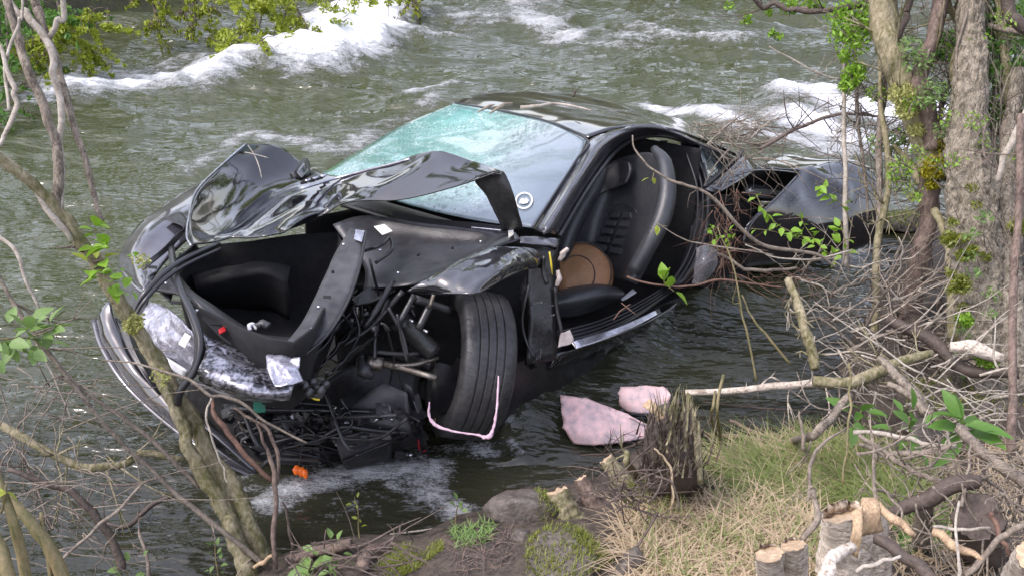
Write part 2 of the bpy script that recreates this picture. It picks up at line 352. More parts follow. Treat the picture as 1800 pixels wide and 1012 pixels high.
for pts, w, f, l in STROKES:
    P = [W(*p)[:2] for p in pts]; mk = seg_mask(X, Y, P, w); foam = np.maximum(foam, mk * f); lift = lift + mk * l
dist = np.clip((Y - 5) / 5, 0, 1)                    # the mid river is rough, the margin calmer
rid = lambda x, y, s: 1 - np.abs(fbm(x, y, s, 3)) * 2.2
hW = dist * (.17 * fbm(sx * .5, sy * 1.0, 50, 3) + .085 * rid(sx * .9, sy * 2.2, 60)) \
   + (.25 + .75 * dist) * (.030 * rid(sx * 2.6, sy * 6.5, 70)) + (.6 + .6 * dist) * .011 * fbm(sx * 8, sy * 17, 80, 3) + lift * (1 + .8 * fbm(X * 3, Y * 3, 90, 3))
hW = hW - .01 - dist * .09
hW += np.clip(foam - .5, 0, 1) * .05 * fbm(X * 7, Y * 7, 95, 4)
foam = foam + .36 * np.clip(rid(sx * .9, sy * 2.2, 60), 0, 1) * dist * (vnoise(sx * .4, sy * .8, 99)) * 1.3
shallow = np.exp(np.minimum(sdf_land(X, Y), 0) / .22)
idx = np.arange(X.size).reshape(X.shape)
Fq = np.stack([idx[:-1, :-1], idx[:-1, 1:], idx[1:, 1:], idx[1:, :-1]], -1).reshape(-1, 4)
deep = sdf_land(X, Y) < .5
keep = deep.ravel()[Fq].any(1); Fq = Fq[keep]
wm = bpy.data.materials.new('river_water'); wm.use_nodes = True
N, L = wm.node_tree.nodes, wm.node_tree.links; b = N['Principled BSDF']
def nd(t, **k):
    n = N.new(t)
    for a, v in k.items(): setattr(n, a, v)
    return n
tc = nd('ShaderNodeTexCoord')
def noise_node(scale, sc3, detail=5, rough=.6):
    mp = nd('ShaderNodeMapping'); mp.inputs['Scale'].default_value = sc3; mp.inputs['Rotation'].default_value = (0, 0, math.radians(-6)); L.new(tc.outputs['Object'], mp.inputs[0])
    n = nd('ShaderNodeTexNoise'); n.inputs['Scale'].default_value = scale; n.inputs['Detail'].default_value = detail; n.inputs['Roughness'].default_value = rough
    L.new(mp.outputs[0], n.inputs['Vector']); return n.outputs['Fac']
fa = nd('ShaderNodeAttribute', attribute_name='foam'); sa = nd('ShaderNodeAttribute', attribute_name='shallow')
n1_ = noise_node(5.5, (1.0, 2.0, 1), 9, .72); n2_ = noise_node(22, (1, 1.8, 1), 6, .7)
def math_node(op, a, bb, clamp=False):
    m_ = nd('ShaderNodeMath', operation=op); m_.use_clamp = clamp
    for i, v in enumerate((a, bb)):
        if isinstance(v, (int, float)): m_.inputs[i].default_value = v
        else: L.new(v, m_.inputs[i])
    return m_.outputs[0]
nm = math_node('ADD', math_node('ADD', math_node('MULTIPLY', n1_, .50), math_node('MULTIPLY', n2_, .28)), math_node('MULTIPLY', noise_node(75, (1, 1.5, 1), 3, .6), .22))
thr = math_node('SUBTRACT', math_node('ADD', nm, math_node('MULTIPLY', fa.outputs['Fac'], .42)), .70)
fm = math_node('MULTIPLY', thr, 5.0, True)
base = nd('ShaderNodeMix', data_type='RGBA'); base.inputs['A'].default_value = (.043, .050, .023, 1); base.inputs['B'].default_value = (.030, .020, .010, 1); L.new(sa.outputs['Fac'], base.inputs['Factor'])
big = noise_node(.8, (1, 1.6, 1), 3, .5); bmx = nd('ShaderNodeMix', data_type='RGBA'); bmx.inputs['B'].default_value = (.062, .070, .034, 1)
L.new(base.outputs['Result'], bmx.inputs['A']); L.new(math_node('MULTIPLY', big, .8), bmx.inputs['Factor'])
tb = nd('ShaderNodeAttribute', attribute_name='silt'); clr_ = nd('ShaderNodeMix', data_type='RGBA'); clr_.inputs['A'].default_value = (.017, .017, .013, 1); L.new(bmx.outputs['Result'], clr_.inputs['B']); L.new(tb.outputs['Fac'], clr_.inputs['Factor'])
fx_ = nd('ShaderNodeMix', data_type='RGBA'); fx_.inputs['B'].default_value = (.70, .72, .74, 1); L.new(clr_.outputs['Result'], fx_.inputs['A']); L.new(fm, fx_.inputs['Factor'])
L.new(fx_.outputs['Result'], b.inputs['Base Color'])
rg = math_node('ADD', math_node('MULTIPLY', fm, .6), .06); L.new(rg, b.inputs['Roughness']); b.inputs['IOR'].default_value = 1.333
b.inputs['Specular IOR Level'].default_value = 1.0
bp = nd('ShaderNodeBump'); bp.inputs['Strength'].default_value = 1; bp.inputs['Distance'].default_value = .046
stk_ = nd('ShaderNodeMapRange'); stk_.inputs['From Min'].default_value = .40; stk_.inputs['From Max'].default_value = .62; stk_.inputs['To Min'].default_value = .18; L.new(noise_node(.9, (1, 3.2, 1), 4, .6), stk_.inputs['Value'])
hh = math_node('ADD', math_node('ADD', math_node('MULTIPLY', math_node('MULTIPLY', noise_node(4.2, (1, 2.6, 1), 3, .5), stk_.outputs[0]), 1.0), math_node('MULTIPLY', noise_node(12, (1, 2.2, 1), 2, .5), .14)), math_node('MULTIPLY', fm, .4))
L.new(hh, bp.inputs['Height']); L.new(bp.outputs[0], b.inputs['Normal'])
water = mesh_obj('water', np.stack([X, Y, hW], -1).reshape(-1, 3), Fq, wm, org=(0, 6, 0)); setprops(water, kind='structure')
silt = np.clip((Y - 4.1 + .5 * fbm(X * .7, Y * .7, 33, 3) - .35 * np.clip(X, -2, 2.5)) / 1.6, 0.27, 1)
for nm_, arr in (('foam', foam), ('shallow', shallow), ('silt', silt)):
    at = water.data.attributes.new(nm_, 'FLOAT', 'POINT')
    if len(at.data) == arr.size: at.data.foreach_set('value', arr.ravel().astype(np.float32))
    else: print('ATTR MISMATCH', len(at.data), arr.size)
# ------------------------------------------------------------------ the wrecked car
CAR = thing('wrecked_car', CAR_O, 'crushed black sports car lying half sunk in the river, hood torn open', 'car')
def rows(spec): return [[c(*p) for p in r] for r in spec]
def zr(pts): return [(x, y, 'z', z) for x, y, z in pts]
def ur(pts): return [(x, y, 'u', z) for x, y, z in pts]
def rr_(pts): return [(x, y, 'r', z) for x, y, z in pts]

# hidden body volume: floor tub, far flank, tail, so that the wreck is a closed body
V, Fc = carbox(-3.5, -.2, -.80, .85, -.02, .26); mesh_obj('floor_pan', V, Fc, M['plastic'], CAR, smooth=False)
fl_rows = [[car(u, r, z) for r, z in ((.86, .02), (.93, .20), (.92, .34), (.86, .42))] for u in (.55, .1, -.4, -1.0, -1.6, -2.2, -2.8, -3.4)]
patch('far_flank', fl_rows[1:], M['paint'], CAR, solid=.01)
tail = [[car(u, r, z) for r in (-.92, -.5, 0, .5, .9)] for u, z in ((-2.45, .56), (-2.9, .58), (-3.35, .55), (-3.62, .45), (-3.68, .2), (-3.6, -.05))]
patch('rear_deck', tail, M['paint'], CAR, solid=.01, crumple=.02, cs=3, seed=4)

# roof, caved in on the far side
roof_spec = [zr([(1033, 243, 1.13), (960, 214, 1.13), (880, 196, 1.12), (798, 182, 1.12)]),
 zr([(1080, 228, 1.17), (1010, 206, 1.15), (930, 184, 1.13), (845, 166, 1.13)]),
 zr([(1130, 222, 1.17), (1060, 201, 1.11), (1000, 181, 1.09), (930, 160, 1.12)]),
 zr([(1180, 227, 1.15), (1120, 209, 1.07), (1060, 190, 1.05), (1010, 166, 1.08)]),
 zr([(1226, 243, 1.08), (1180, 224, 1.01), (1140, 205, .99), (1100, 185, 1.0)]),
 zr([(1300, 275, .92), (1262, 252, .84), (1225, 234, .78), (1200, 212, .76)]),
 zr([(1345, 300, .74), (1335, 276, .64), (1325, 256, .5), (1305, 240, .4)])]
patch('roof', rows(roof_spec), M['paint'], CAR, nu=9, nv=9, crumple=.007, cs=4, seed=2, solid=.006)
# A pillar and roof rail
inner = [(938, 403, .85), (985, 330, .99), (1015, 283, 1.08), (1034, 247, 1.145), (1078, 231, 1.178), (1130, 225, 1.18), (1180, 230, 1.16), (1226, 247, 1.09), (1300, 279, .93)]
mid = [(958, 408, .87), (1003, 337, 1.0), (1037, 285, 1.09), (1058, 255, 1.14), (1095, 236, 1.16), (1140, 229, 1.16), (1186, 236, 1.14), (1226, 254, 1.07), (1300, 284, .92)]
outer = [(980, 413, .82), (1020, 345, .94), (1058, 289, 1.03), (1085, 259, 1.08), (1112, 243, 1.11), (1150, 236, 1.12), (1190, 243, 1.10), (1222, 262, 1.02), (1290, 292, .88)]
patch('roof_rail', rows([zr(inner), zr(mid), zr(outer)]), M['paint_sky_sheen'], CAR, nu=5, nv=6, solid=.02)
tube('door_seal', [c(x + 3, y + 2, 'z', z - .01) for x, y, z in outer[:8]] + [c(1243, 330, 'r', -.82), c(1240, 400, 'r', -.86), c(1222, 455, 'r', -.88), c(1196, 498, 'r', -.9)], .013, M['rubber'], CAR, step=6)
tube('windscreen_seal', [c(x - 2, y - 1, 'z', z + .004) for x, y, z in inner[:4]] + [c(960, 213, 'z', 1.145), c(880, 195, 'z', 1.135), c(800, 181, 'z', 1.135)], .006, M['rubber'], CAR, step=6)
# B pillar
patch('door_pillar', [[c(1196, 250, 'r', -.60), c(1216, 330, 'r', -.72), c(1213, 410, 'r', -.78), c(1195, 465, 'r', -.82), c(1168, 502, 'r', -.86)],
 [c(1210, 254, 'r', -.64), c(1232, 330, 'r', -.77), c(1230, 405, 'r', -.83), c(1212, 458, 'r', -.86), c(1184, 500, 'r', -.89)],
 [c(1222, 262, 'r', -.68), c(1243, 330, 'r', -.82), c(1241, 400, 'r', -.87), c(1224, 455, 'r', -.89), c(1196, 500, 'r', -.91)]], M['plastic_gray'], CAR, solid=.02)
for dx in (-9, -18):
    tube('door_seal', [c(1222 + dx, 262, 'r', -.68), c(1243 + dx, 330, 'r', -.81), c(1241 + dx, 400, 'r', -.86), c(1224 + dx, 455, 'r', -.885), c(1196 + dx, 500, 'r', -.905)], .006, M['rubber'], CAR, step=6)
# cabin lining
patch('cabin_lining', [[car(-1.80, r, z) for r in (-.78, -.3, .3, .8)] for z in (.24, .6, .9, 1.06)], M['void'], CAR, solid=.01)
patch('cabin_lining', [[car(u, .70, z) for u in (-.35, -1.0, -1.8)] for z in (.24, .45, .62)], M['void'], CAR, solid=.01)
patch('dashboard', [[car(u, r, z) for r in (-.66, -.3, .2, .66)] for u, z in ((-.55, .66), (-.70, .68), (-.78, .60), (-.75, .35))], M['plastic'], CAR, solid=.02)

# windscreen: crazed laminated glass, caved at the far side
gm = bpy.data.materials.new('crazed_glass'); gm.use_nodes = True
N, L = gm.node_tree.nodes, gm.node_tree.links; b = N['Principled BSDF']
tc = N.new('ShaderNodeTexCoord'); at = N.new('ShaderNodeAttribute'); at.attribute_name = 'crush'
def rampn(fac, els):
    r = N.new('ShaderNodeValToRGB'); e = r.color_ramp.elements
    e[0].position, e[0].color = els[0][0], (*els[0][1], 1); e[1].position, e[1].color = els[-1][0], (*els[-1][1], 1)
    for p, col in els[1:-1]: k = e.new(p); k.color = (*col, 1)
    L.new(fac, r.inputs[0]); return r.outputs[0]
tone = rampn(at.outputs['Fac'], [(0, (.13, .165, .20)), (.34, (.22, .275, .31)), (.60, (.22, .40, .37)), (.85, (.10, .28, .24)), (1, (.07, .20, .17))])
vo = N.new('ShaderNodeTexVoronoi'); vo.feature = 'DISTANCE_TO_EDGE'; vo.inputs['Scale'].default_value = 55; L.new(tc.outputs['Object'], vo.inputs['Vector'])
ck = rampn(vo.outputs['Distance'], [(0, (1, 1, 1)), (.10, (0, 0, 0))])
nz = N.new('ShaderNodeTexNoise'); nz.inputs['Scale'].default_value = 5; nz.inputs['Detail'].default_value = 8; nz.inputs['Roughness'].default_value = .7; L.new(tc.outputs['Object'], nz.inputs['Vector'])
mm = N.new('ShaderNodeMath'); mm.operation = 'MULTIPLY'; L.new(ck, mm.inputs[0]); ck2 = N.new('ShaderNodeMath'); ck2.operation = 'MULTIPLY'; L.new(rampn(nz.outputs['Fac'], [(.42, (0, 0, 0)), (.62, (.75, .75, .75))]), ck2.inputs[0]); L.new(rampn(at.outputs['Fac'], [(.22, (0, 0, 0)), (.5, (1, 1, 1))]), ck2.inputs[1]); L.new(ck2.outputs[0], mm.inputs[1])
mk = N.new('ShaderNodeMix'); mk.data_type = 'RGBA'; mk.inputs['B'].default_value = (.75, .84, .85, 1); L.new(mm.outputs[0], mk.inputs['Factor']); L.new(tone, mk.inputs['A'])
n3 = N.new('ShaderNodeTexNoise'); n3.inputs['Scale'].default_value = 24; n3.inputs['Detail'].default_value = 8; n3.inputs['Roughness'].default_value = .75; L.new(tc.outputs['Object'], n3.inputs['Vector'])
m2 = N.new('ShaderNodeMath'); m2.operation = 'MULTIPLY'; L.new(rampn(n3.outputs['Fac'], [(.50, (0, 0, 0)), (.62, (1, 1, 1))]), m2.inputs[0]); L.new(rampn(at.outputs['Fac'], [(.12, (0, 0, 0)), (.42, (.85, .85, .85)), (.7, (.35, .35, .35))]), m2.inputs[1])
mk2 = N.new('ShaderNodeMix'); mk2.data_type = 'RGBA'; mk2.inputs['B'].default_value = (.07, .10, .11, 1); L.new(m2.outputs[0], mk2.inputs['Factor']); L.new(mk.outputs['Result'], mk2.inputs['A'])
L.new(mk2.outputs['Result'], b.inputs['Base Color']); b.inputs['Roughness'].default_value = .16; b.inputs['Coat Weight'].default_value = .8; b.inputs['Coat Roughness'].default_value = .03
bpn = N.new('ShaderNodeBump'); bpn.inputs['Distance'].default_value = .003; L.new(n3.outputs['Fac'], bpn.inputs['Height']); L.new(bpn.outputs[0], b.inputs['Normal'])
ws = [zr([(936, 402, .85), (820, 385, .84), (690, 352, .84), (568, 306, .84)]),
      zr([(985, 332, .985), (880, 308, .985), (760, 285, .95), (640, 257, .93)]),
      zr([(1015, 284, 1.075), (925, 255, 1.075), (825, 232, 1.03), (712, 215, 1.02)]),
      zr([(1033, 245, 1.14), (960, 215, 1.14), (880, 197, 1.12), (800, 183, 1.12)])]
V, Fc = patch_geo(rows(ws), 10, 14)
mm_ = 14 * 3 + 1; fr = (np.arange(len(V)) % mm_) / (mm_ - 1); row = (np.arange(len(V)) // mm_) / (len(V) // mm_ - 1)
crush = np.clip(fr * 1.05 + .12 * fbm(V[:, 0] * 5, V[:, 1] * 5 + V[:, 2] * 3, 3) - .05 + .10 * row, 0, 1)
sag = np.clip((fr - .45) / .5, 0, 1)
V[:, 2] += -.02 * sag * np.sin(row * np.pi) + .03 * sag * fbm(V[:, 0] * 9 + V[:, 1] * 3, V[:, 1] * 4, 9) * np.sin(fr * np.pi)
wso = mesh_obj('windscreen', V, Fc, gm, CAR, solid=.006)
a_ = wso.data.attributes.new('crush', 'FLOAT', 'POINT'); a_.data.foreach_set('value', crush.astype(np.float32))
# round sticker low on the glass
def proj(P):
    P = np.atleast_2d(P) - EYE; zc = P[:, 1] * cP - P[:, 2] * sP; v = P[:, 1] * sP + P[:, 2] * cP
    return np.stack([900 + FPX * P[:, 0] / zc, 506 - FPX * v / zc], 1)
def on_mesh(V, px, py, k=6):
    d = np.hypot(*(proj(V) - [px, py]).T); i = np.argsort(d)[:k]; wt = 1 / (d[i] + 1e-6); q = V[i]; n_ = (q * wt[:, None]).sum(0) / wt.sum()
    zc = n_[1] * cP - (n_[2] - CAM_H) * sP; return D(px, py, zc)
ctr = on_mesh(V, 922, 357); e1 = on_mesh(V, 940, 358) - ctr; e2 = on_mesh(V, 924, 340) - ctr
nn = np.cross(e1, e2); nn /= np.linalg.norm(nn); nn = nn if nn[1] < 0 else -nn
def ring(name, r0, r1, m, lift, par):
    a = np.linspace(0, 2 * np.pi, 25)[:-1]; Vv = []
    for k in (r0, r1): Vv += [ctr + nn * lift + k * (math.cos(t) * e1 + math.sin(t) * e2) for t in a]
    return mesh_obj(name, Vv, [(i, (i + 1) % 24, 24 + (i + 1) % 24, 24 + i) for i in range(24)], m, par, smooth=False, solid=.001)
stk = ring('sticker', .72, .86, M['label'], .014, CAR); stk['label'] = 'round white sticker'
mesh_obj('print', [ctr + nn * .014 + .5 * (a * e1 + bb * e2) for a, bb in ((-.9, -.5), (-.2, -.7), (.7, -.5), (.9, .1), (.4, .6), (.1, .2), (-.3, .5), (-.7, .2))], [tuple(range(8))], M['label'], stk, smooth=False)

# buckled hood
hood = [ [c(432, 253, 'r', .80), c(492, 258, 'z', .99), c(545, 296, 'z', .90), c(605, 310, 'u', -.30), c(680, 289, 'u', -.28), c(762, 266, 'u', -.27), c(832, 284, 'u', -.26), c(884, 302, 'u', -.24)],
 [c(395, 285, 'z', .97), c(450, 305, 'z', .90), c(515, 325, 'z', .85), c(590, 328, 'u', -.20), c(675, 310, 'u', -.21), c(760, 288, 'u', -.22), c(830, 293, 'u', -.22), c(882, 304, 'u', -.21)],
 [c(345, 335, 'z', .93), c(420, 360, 'z', .82), c(490, 362, 'z', .82), c(570, 352, 'u', -.08), c(650, 330, 'u', -.14), c(745, 312, 'u', -.17), c(825, 302, 'u', -.18), c(880, 306, 'u', -.19)],
 [c(331, 385, 'z', .88), c(410, 398, 'z', .79), c(480, 392, 'z', .82), c(560, 370, 'u', .02), c(620, 348, 'u', -.08), c(730, 335, 'u', -.13), c(815, 315, 'u', -.15), c(875, 305, 'u', -.17)],
 [c(336, 430, 'z', .84), c(402, 421, 'z', .79), c(478, 412, 'z', .84), c(540, 392, 'u', .08), c(606, 356, 'u', -.04), c(700, 352, 'u', -.10), c(800, 328, 'u', -.13), c(868, 303, 'u', -.15)]]
def zz(a, b_, za, zb): return c(a[0], a[1], 'z', za), c(b_[0], b_[1], 'z', zb)
HC = [(*zz((345, 405), (470, 300), .87, .9), -.022, .10), (*zz((400, 422), (525, 330), .80, .86), .022, .08), (*zz((500, 410), (600, 330), .84, .88), -.014, .09),
      (c(640, 345, 'u', -.08), c(765, 280, 'u', -.24), .010, .07), (c(600, 320, 'u', -.25), c(690, 350, 'u', -.10), .008, .06)]
patch('hood', hood, M['paint'], CAR, nu=12, nv=12, crumple=.0012, cs=2.2, seed=5, solid=.006, creases=HC)
flap = [[c(868, 302, 'u', -.15), c(884, 302, 'u', -.24)], [c(835, 315, 'u', -.16), c(895, 320, 'u', -.24)], [c(855, 345, 'u', -.20), c(905, 350, 'u', -.26)], [c(872, 378, 'u', -.26), c(913, 380, 'u', -.30)], [c(884, 406, 'u', -.32), c(919, 402, 'u', -.34)]]
patch('hood_flap', flap, M['plastic'], CAR, crumple=.006, cs=14, seed=3, solid=.008)
tube('hood_edge', [c(336, 432, 'z', .845), c(328, 415, 'z', .86), c(331, 385, 'z', .882), c(345, 335, 'z', .932), c(395, 285, 'z', .972), c(432, 253, 'r', .80)], .004, M['chrome'], CAR, step=5)
tube('wiper_rail', [c(530, 332, 'z', .90), c(600, 311, 'u', -.28), c(680, 291, 'u', -.265), c(720, 280, 'u', -.26)], .007, M['chrome'], CAR)

# cowl and luggage lining
patch('cowl_panel', [[c(585, 395, 'z', .80), c(650, 378, 'z', .83), (c(740, 392, 'z', .83)), c(820, 402, 'z', .83), c(892, 412, 'z', .83)],
 [c(610, 430, 'z', .73), c(670, 420, 'z', .75), c(740, 428, 'z', .76), c(810, 430, 'z', .77), c(872, 432, 'z', .79)],
 [c(640, 470, 'z', .66), c(690, 468, 'z', .69), c(740, 468, 'z', .71), c(795, 460, 'z', .73), c(850, 445, 'z', .77)],
 [c(640, 510, 'z', .62), c(680, 506, 'z', .66), c(725, 500, 'z', .69), c(775, 480, 'z', .72), c(835, 455, 'z', .76)]], M['plastic_gray'], CAR, crumple=.008, cs=5, seed=6, solid=.008)
patch('cowl_grille', [[c(690, 372, 'u', -.36), c(760, 384, 'u', -.38), c(830, 391, 'u', -.4), c(890, 398, 'u', -.42)], [c(690, 386, 'u', -.33), c(760, 398, 'u', -.35), c(830, 405, 'u', -.37), c(890, 412, 'u', -.39)]], M['void'], CAR, solid=.01)
plate('clip', [c(828, 399, 'u', -.34), c(880, 404, 'u', -.36), c(880, 408, 'u', -.36), c(828, 403, 'u', -.34)], .004, M['chrome'], CAR)
for q in ([(657, 398), (676, 394), (690, 406), (672, 413)], [(893, 405), (902, 398), (903, 412), (894, 418)]):
    o = plate('label_tag', [c(x, y, 'z', .86) for x, y in q], .002, M['label'], CAR)
tube('cable', [c(625, 445, 'z', .76), c(668, 432, 'z', .80), c(685, 418, 'z', .80), c(688, 440, 'z', .78), c(660, 462, 'z', .74)], .008, M['plastic'], CAR, step=6)

# luggage tub in the nose
rim = [(318, 446), (372, 430), (440, 424), (520, 412), (592, 408), (610, 450), (585, 510), (548, 575), (515, 600), (470, 592), (425, 575), (370, 548), (330, 530), (312, 485)]
R0 = [c(x, y, 'z', .70) for x, y in rim]; R1 = [c(x + (450 - x) * .06, y + 22, 'z', .60) for x, y in rim]
C0 = np.mean(R0, axis=0); dn = CAR_M[2]
R2 = [C0 + (p - C0) * .86 - dn * .30 for p in R0]; R3 = [C0 + (p - C0) * .55 - dn * .38 for p in R0]
n = len(rim); V = R0 + [C0 + (p - C0) * .97 - dn * .06 for p in R0] + R2 + R3 + [C0 - dn * .39]
Fc = [(k * n + i, k * n + (i + 1) % n, (k + 1) * n + (i + 1) % n, (k + 1) * n + i) for k in range(3) for i in range(n)] + [(3 * n + i, 3 * n + (i + 1) % n, 4 * n) for i in range(n)]
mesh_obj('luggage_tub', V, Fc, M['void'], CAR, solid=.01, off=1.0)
patch('luggage_liner', [[c(335, 478, 'z', .58), c(400, 470, 'z', .60), c(460, 462, 'z', .62), c(510, 470, 'z', .58)], [c(340, 492, 'z', .60), c(400, 482, 'z', .63), c(462, 474, 'z', .65), c(506, 490, 'z', .6)], [c(345, 510, 'z', .56), c(405, 500, 'z', .58), c(465, 495, 'z', .59), c(508, 515, 'z', .54)], [c(350, 545, 'z', .4), c(410, 545, 'z', .4), c(470, 545, 'z', .4), c(510, 560, 'z', .4)]], M['void'], CAR, crumple=.01, cs=9, solid=.01)
patch('tub_rim', [[c(262, 505, 'z', .70), c(318, 520, 'z', .70), c(352, 556, 'z', .66), c(395, 596, 'z', .62), c(436, 620, 'z', .58), c(480, 630, 'z', .56), c(524, 634, 'z', .56)],
 [c(285, 485, 'z', .715), c(330, 515, 'z', .715), c(368, 543, 'z', .68), c(412, 575, 'z', .64), c(448, 592, 'z', .60), c(485, 600, 'z', .59), c(520, 604, 'z', .59)],
 [c(305, 470, 'z', .70), c(336, 508, 'z', .70), c(376, 536, 'z', .66), c(420, 566, 'z', .62), c(452, 584, 'z', .58), c(487, 590, 'z', .57), c(516, 592, 'z', .57)]], M['plastic_gray'], CAR, nu=6, solid=.012)
o = plate('latch_plate', [c(352, 556, 'z', .685), c(366, 553, 'z', .685), c(398, 577, 'z', .665), c(382, 586, 'z', .66)], .004, M['void'], CAR)
plate('release_handle', [c(384, 578, 'z', .675), c(394, 572, 'z', .675), c(398, 580, 'z', .67), c(386, 586, 'z', .67)], .006, M['red'], o)
tube('bulb_holder', [c(440, 580, 'z', .63), c(438, 572, 'z', .645), c(445, 570, 'z', .645), c(452, 578, 'z', .63)], .008, M['white'], CAR, step=5)
tube('bulb_holder', [c(450, 574, 'z', .64), c(462, 568, 'z', .65), c(472, 574, 'z', .64)], .014, M['panel_gray'], CAR, rough=.3)
# leaning grey wall of the tub
patch('side_wall', [[c(616, 402, 'z', .86), c(643, 407, 'z', .86)], [c(588, 448, 'z', .80), c(634, 462, 'z', .80)], [c(560, 510, 'z', .73), c(613, 527, 'z', .72)], [c(530, 568, 'z', .66), c(574, 590, 'z', .64)], [c(494, 612, 'z', .61), c(522, 634, 'z', .58)]], M['panel_gray'], CAR, crumple=.004, cs=4, solid=.01)
tube('wall_hem', [c(643, 407, 'z', .865), c(634, 462, 'z', .805), c(613, 527, 'z', .725), c(574, 590, 'z', .645), c(522, 634, 'z', .585)], .006, M['plastic'], CAR)
plate('bracket', [c(625, 403, 'z', .872), c(641, 405, 'z', .872), c(636, 425, 'z', .85), c(622, 420, 'z', .85)], .006, M['chrome'], CAR)

# far front wing with lamp recess
wing = [[c(208, 470, 'z', .60), c(214, 440, 'z', .68), c(252, 388, 'z', .78), (c(330, 334, 'z', .83)), c(400, 290, 'z', .85)],
 [c(226, 482, 'z', .62), c(234, 442, 'z', .72), c(275, 392, 'z', .80), c(340, 350, 'z', .84), c(408, 305, 'z', .85)],
 [c(240, 500, 'z', .63), c(256, 452, 'z', .71), c(300, 402, 'z', .79), c(350, 372, 'z', .82), c(416, 325, 'z', .84)],
 [c(252, 512, 'z', .64), c(285, 466, 'z', .70), c(322, 428, 'z', .75), c(358, 400, 'z', .78), c(425, 350, 'z', .8)]]
patch('front_wing', wing, M['paint_sky_sheen'], CAR, nu=6, nv=8, crumple=.004, cs=4, seed=1, solid=.008)
patch('lamp_recess', [[c(245, 470, 'z', .725), c(285, 437, 'z', .77), c(308, 413, 'z', .80), c(322, 400, 'z', .815), c(290, 386, 'z', .825)],
  [c(252, 476, 'z', .72), c(295, 441, 'z', .755), c(318, 416, 'z', .79), c(330, 392, 'z', .82), c(318, 373, 'z', .835)]], M['plastic'], CAR, nv=7, solid=.003, off=1)
patch('wing_front', [[c(208, 466, 'z', .60), c(204, 500, 'z', .50), c(215, 540, 'z', .42)], [c(236, 500, 'z', .60), c(230, 535, 'z', .50), c(240, 570, 'z', .42)], [c(262, 515, 'z', .60), c(256, 550, 'z', .5), c(262, 585, 'z', .44)]], M['paint_sky_sheen'], CAR, solid=.006)
tube('washer_hose', [c(272, 480, 'z', .745), c(262, 487, 'z', .745), c(268, 496, 'z', .74), c(280, 482, 'z', .75), c(292, 470, 'z', .75)], .006, M['plastic'], CAR, step=6)
patch('inner_wing', [[c(268, 500, 'z', .69), c(300, 462, 'z', .72), c(345, 430, 'z', .76)], [c(300, 530, 'z', .66), c(318, 480, 'z', .68), c(352, 440, 'z', .71)]], M['plastic_gray'], CAR, solid=.006)
# rubber seals hanging over the nose
S1 = [c(384, 428, 'z', .80), c(330, 452, 'z', .80), c(290, 478, 'z', .78), c(258, 510, 'z', .74), c(238, 540, 'z', .68), c(232, 570, 'z', .62)]
tube('weather_seal', S1, .012, M['rubber'], CAR, step=6, flat=.7); tube('weather_seal', [p + np.array([.012, -.03, -.012]) for p in S1], .008, M['rubber'], CAR, step=6)
tube('weather_seal', [c(300, 430, 'z', .76), c(306, 470, 'z', .76), c(318, 510, 'z', .74), c(340, 555, 'z', .70), c(352, 600, 'z', .64), c(345, 645, 'z', .56), c(318, 685, 'z', .48), c(312, 710, 'z', .42)], .014, M['rubber'], CAR, step=6, flat=.8)
tube('weather_seal', [c(318, 515, 'z', .73), c(336, 560, 'z', .69), c(346, 605, 'z', .62), c(338, 650, 'z', .54), c(312, 690, 'z', .46)], .008, M['rubber'], CAR, step=6)
# crumpled head lamp
hl = patch('headlight', [[c(262, 530, 'z', .62), c(292, 540, 'z', .64), c(322, 562, 'z', .64), c(350, 592, 'z', .62)], [c(250, 566, 'z', .56), c(285, 575, 'z', .58), c(318, 592, 'z', .58), c(350, 612, 'z', .56)], [c(250, 596, 'z', .50), c(282, 606, 'z', .52), c(315, 618, 'z', .52), c(348, 638, 'z', .5)], [c(266, 618, 'z', .46), c(292, 630, 'z', .47), c(318, 642, 'z', .46), c(345, 660, 'z', .45)]], M['silver'], CAR, nu=8, nv=8, crumple=.014, cs=13, seed=8, solid=.006)
plate('label_tag', [c(325, 584, 'z', .615), c(336, 590, 'z', .612), c(325, 611, 'z', .585), c(313, 604, 'z', .59)], .002, M['label'], hl)
patch('lamp_trim', [[c(266, 612, 'z', .49), c(290, 628, 'z', .49), c(328, 652, 'z', .47)], [c(270, 628, 'z', .45), c(292, 644, 'z', .45), c(324, 664, 'z', .43)]], M['white'], hl, solid=.008)
# nose skin under the tub
patch('nose_skin', [[c(356, 588, 'z', .635), c(405, 612, 'z', .60), c(455, 630, 'z', .565), c(526, 638, 'z', .56)], [c(362, 618, 'z', .61), c(410, 645, 'z', .585), c(460, 660, 'z', .56), c(522, 662, 'z', .55)], [c(350, 650, 'z', .58), c(405, 678, 'z', .55), c(458, 690, 'z', .53), c(512, 690, 'z', .52)], [c(352, 664, 'z', .52), c(407, 690, 'z', .48), c(458, 702, 'z', .46), c(510, 700, 'z', .46)]], M['skin_reflections'], CAR, nu=7, nv=8, crumple=.014, cs=10, seed=12, solid=.006)
patch('torn_skin', [[c(470, 628, 'z', .62), c(500, 630, 'z', .625), c(528, 632, 'z', .625)], [c(474, 655, 'z', .59), c(502, 655, 'z', .60), c(526, 652, 'z', .60)], [c(488, 682, 'z', .56), c(510, 680, 'z', .57), c(530, 672, 'z', .57)]], M['silver'], CAR, nu=8, nv=8, crumple=.02, cs=18, seed=2)
V, Fc = [], []
mb = MB()
for i in range(7):
    p = c(525 + i * 7, 672 + (i % 3) * 7, 'z', .48); mb.add(*tube_geo([p, p + np.array([.02, -.02, .015 * (i % 2)])], [.012, .016], seg=6, step=2, rough=.4, seed=i))
mb.build('plug_cluster', M['panel_gray'], CAR)
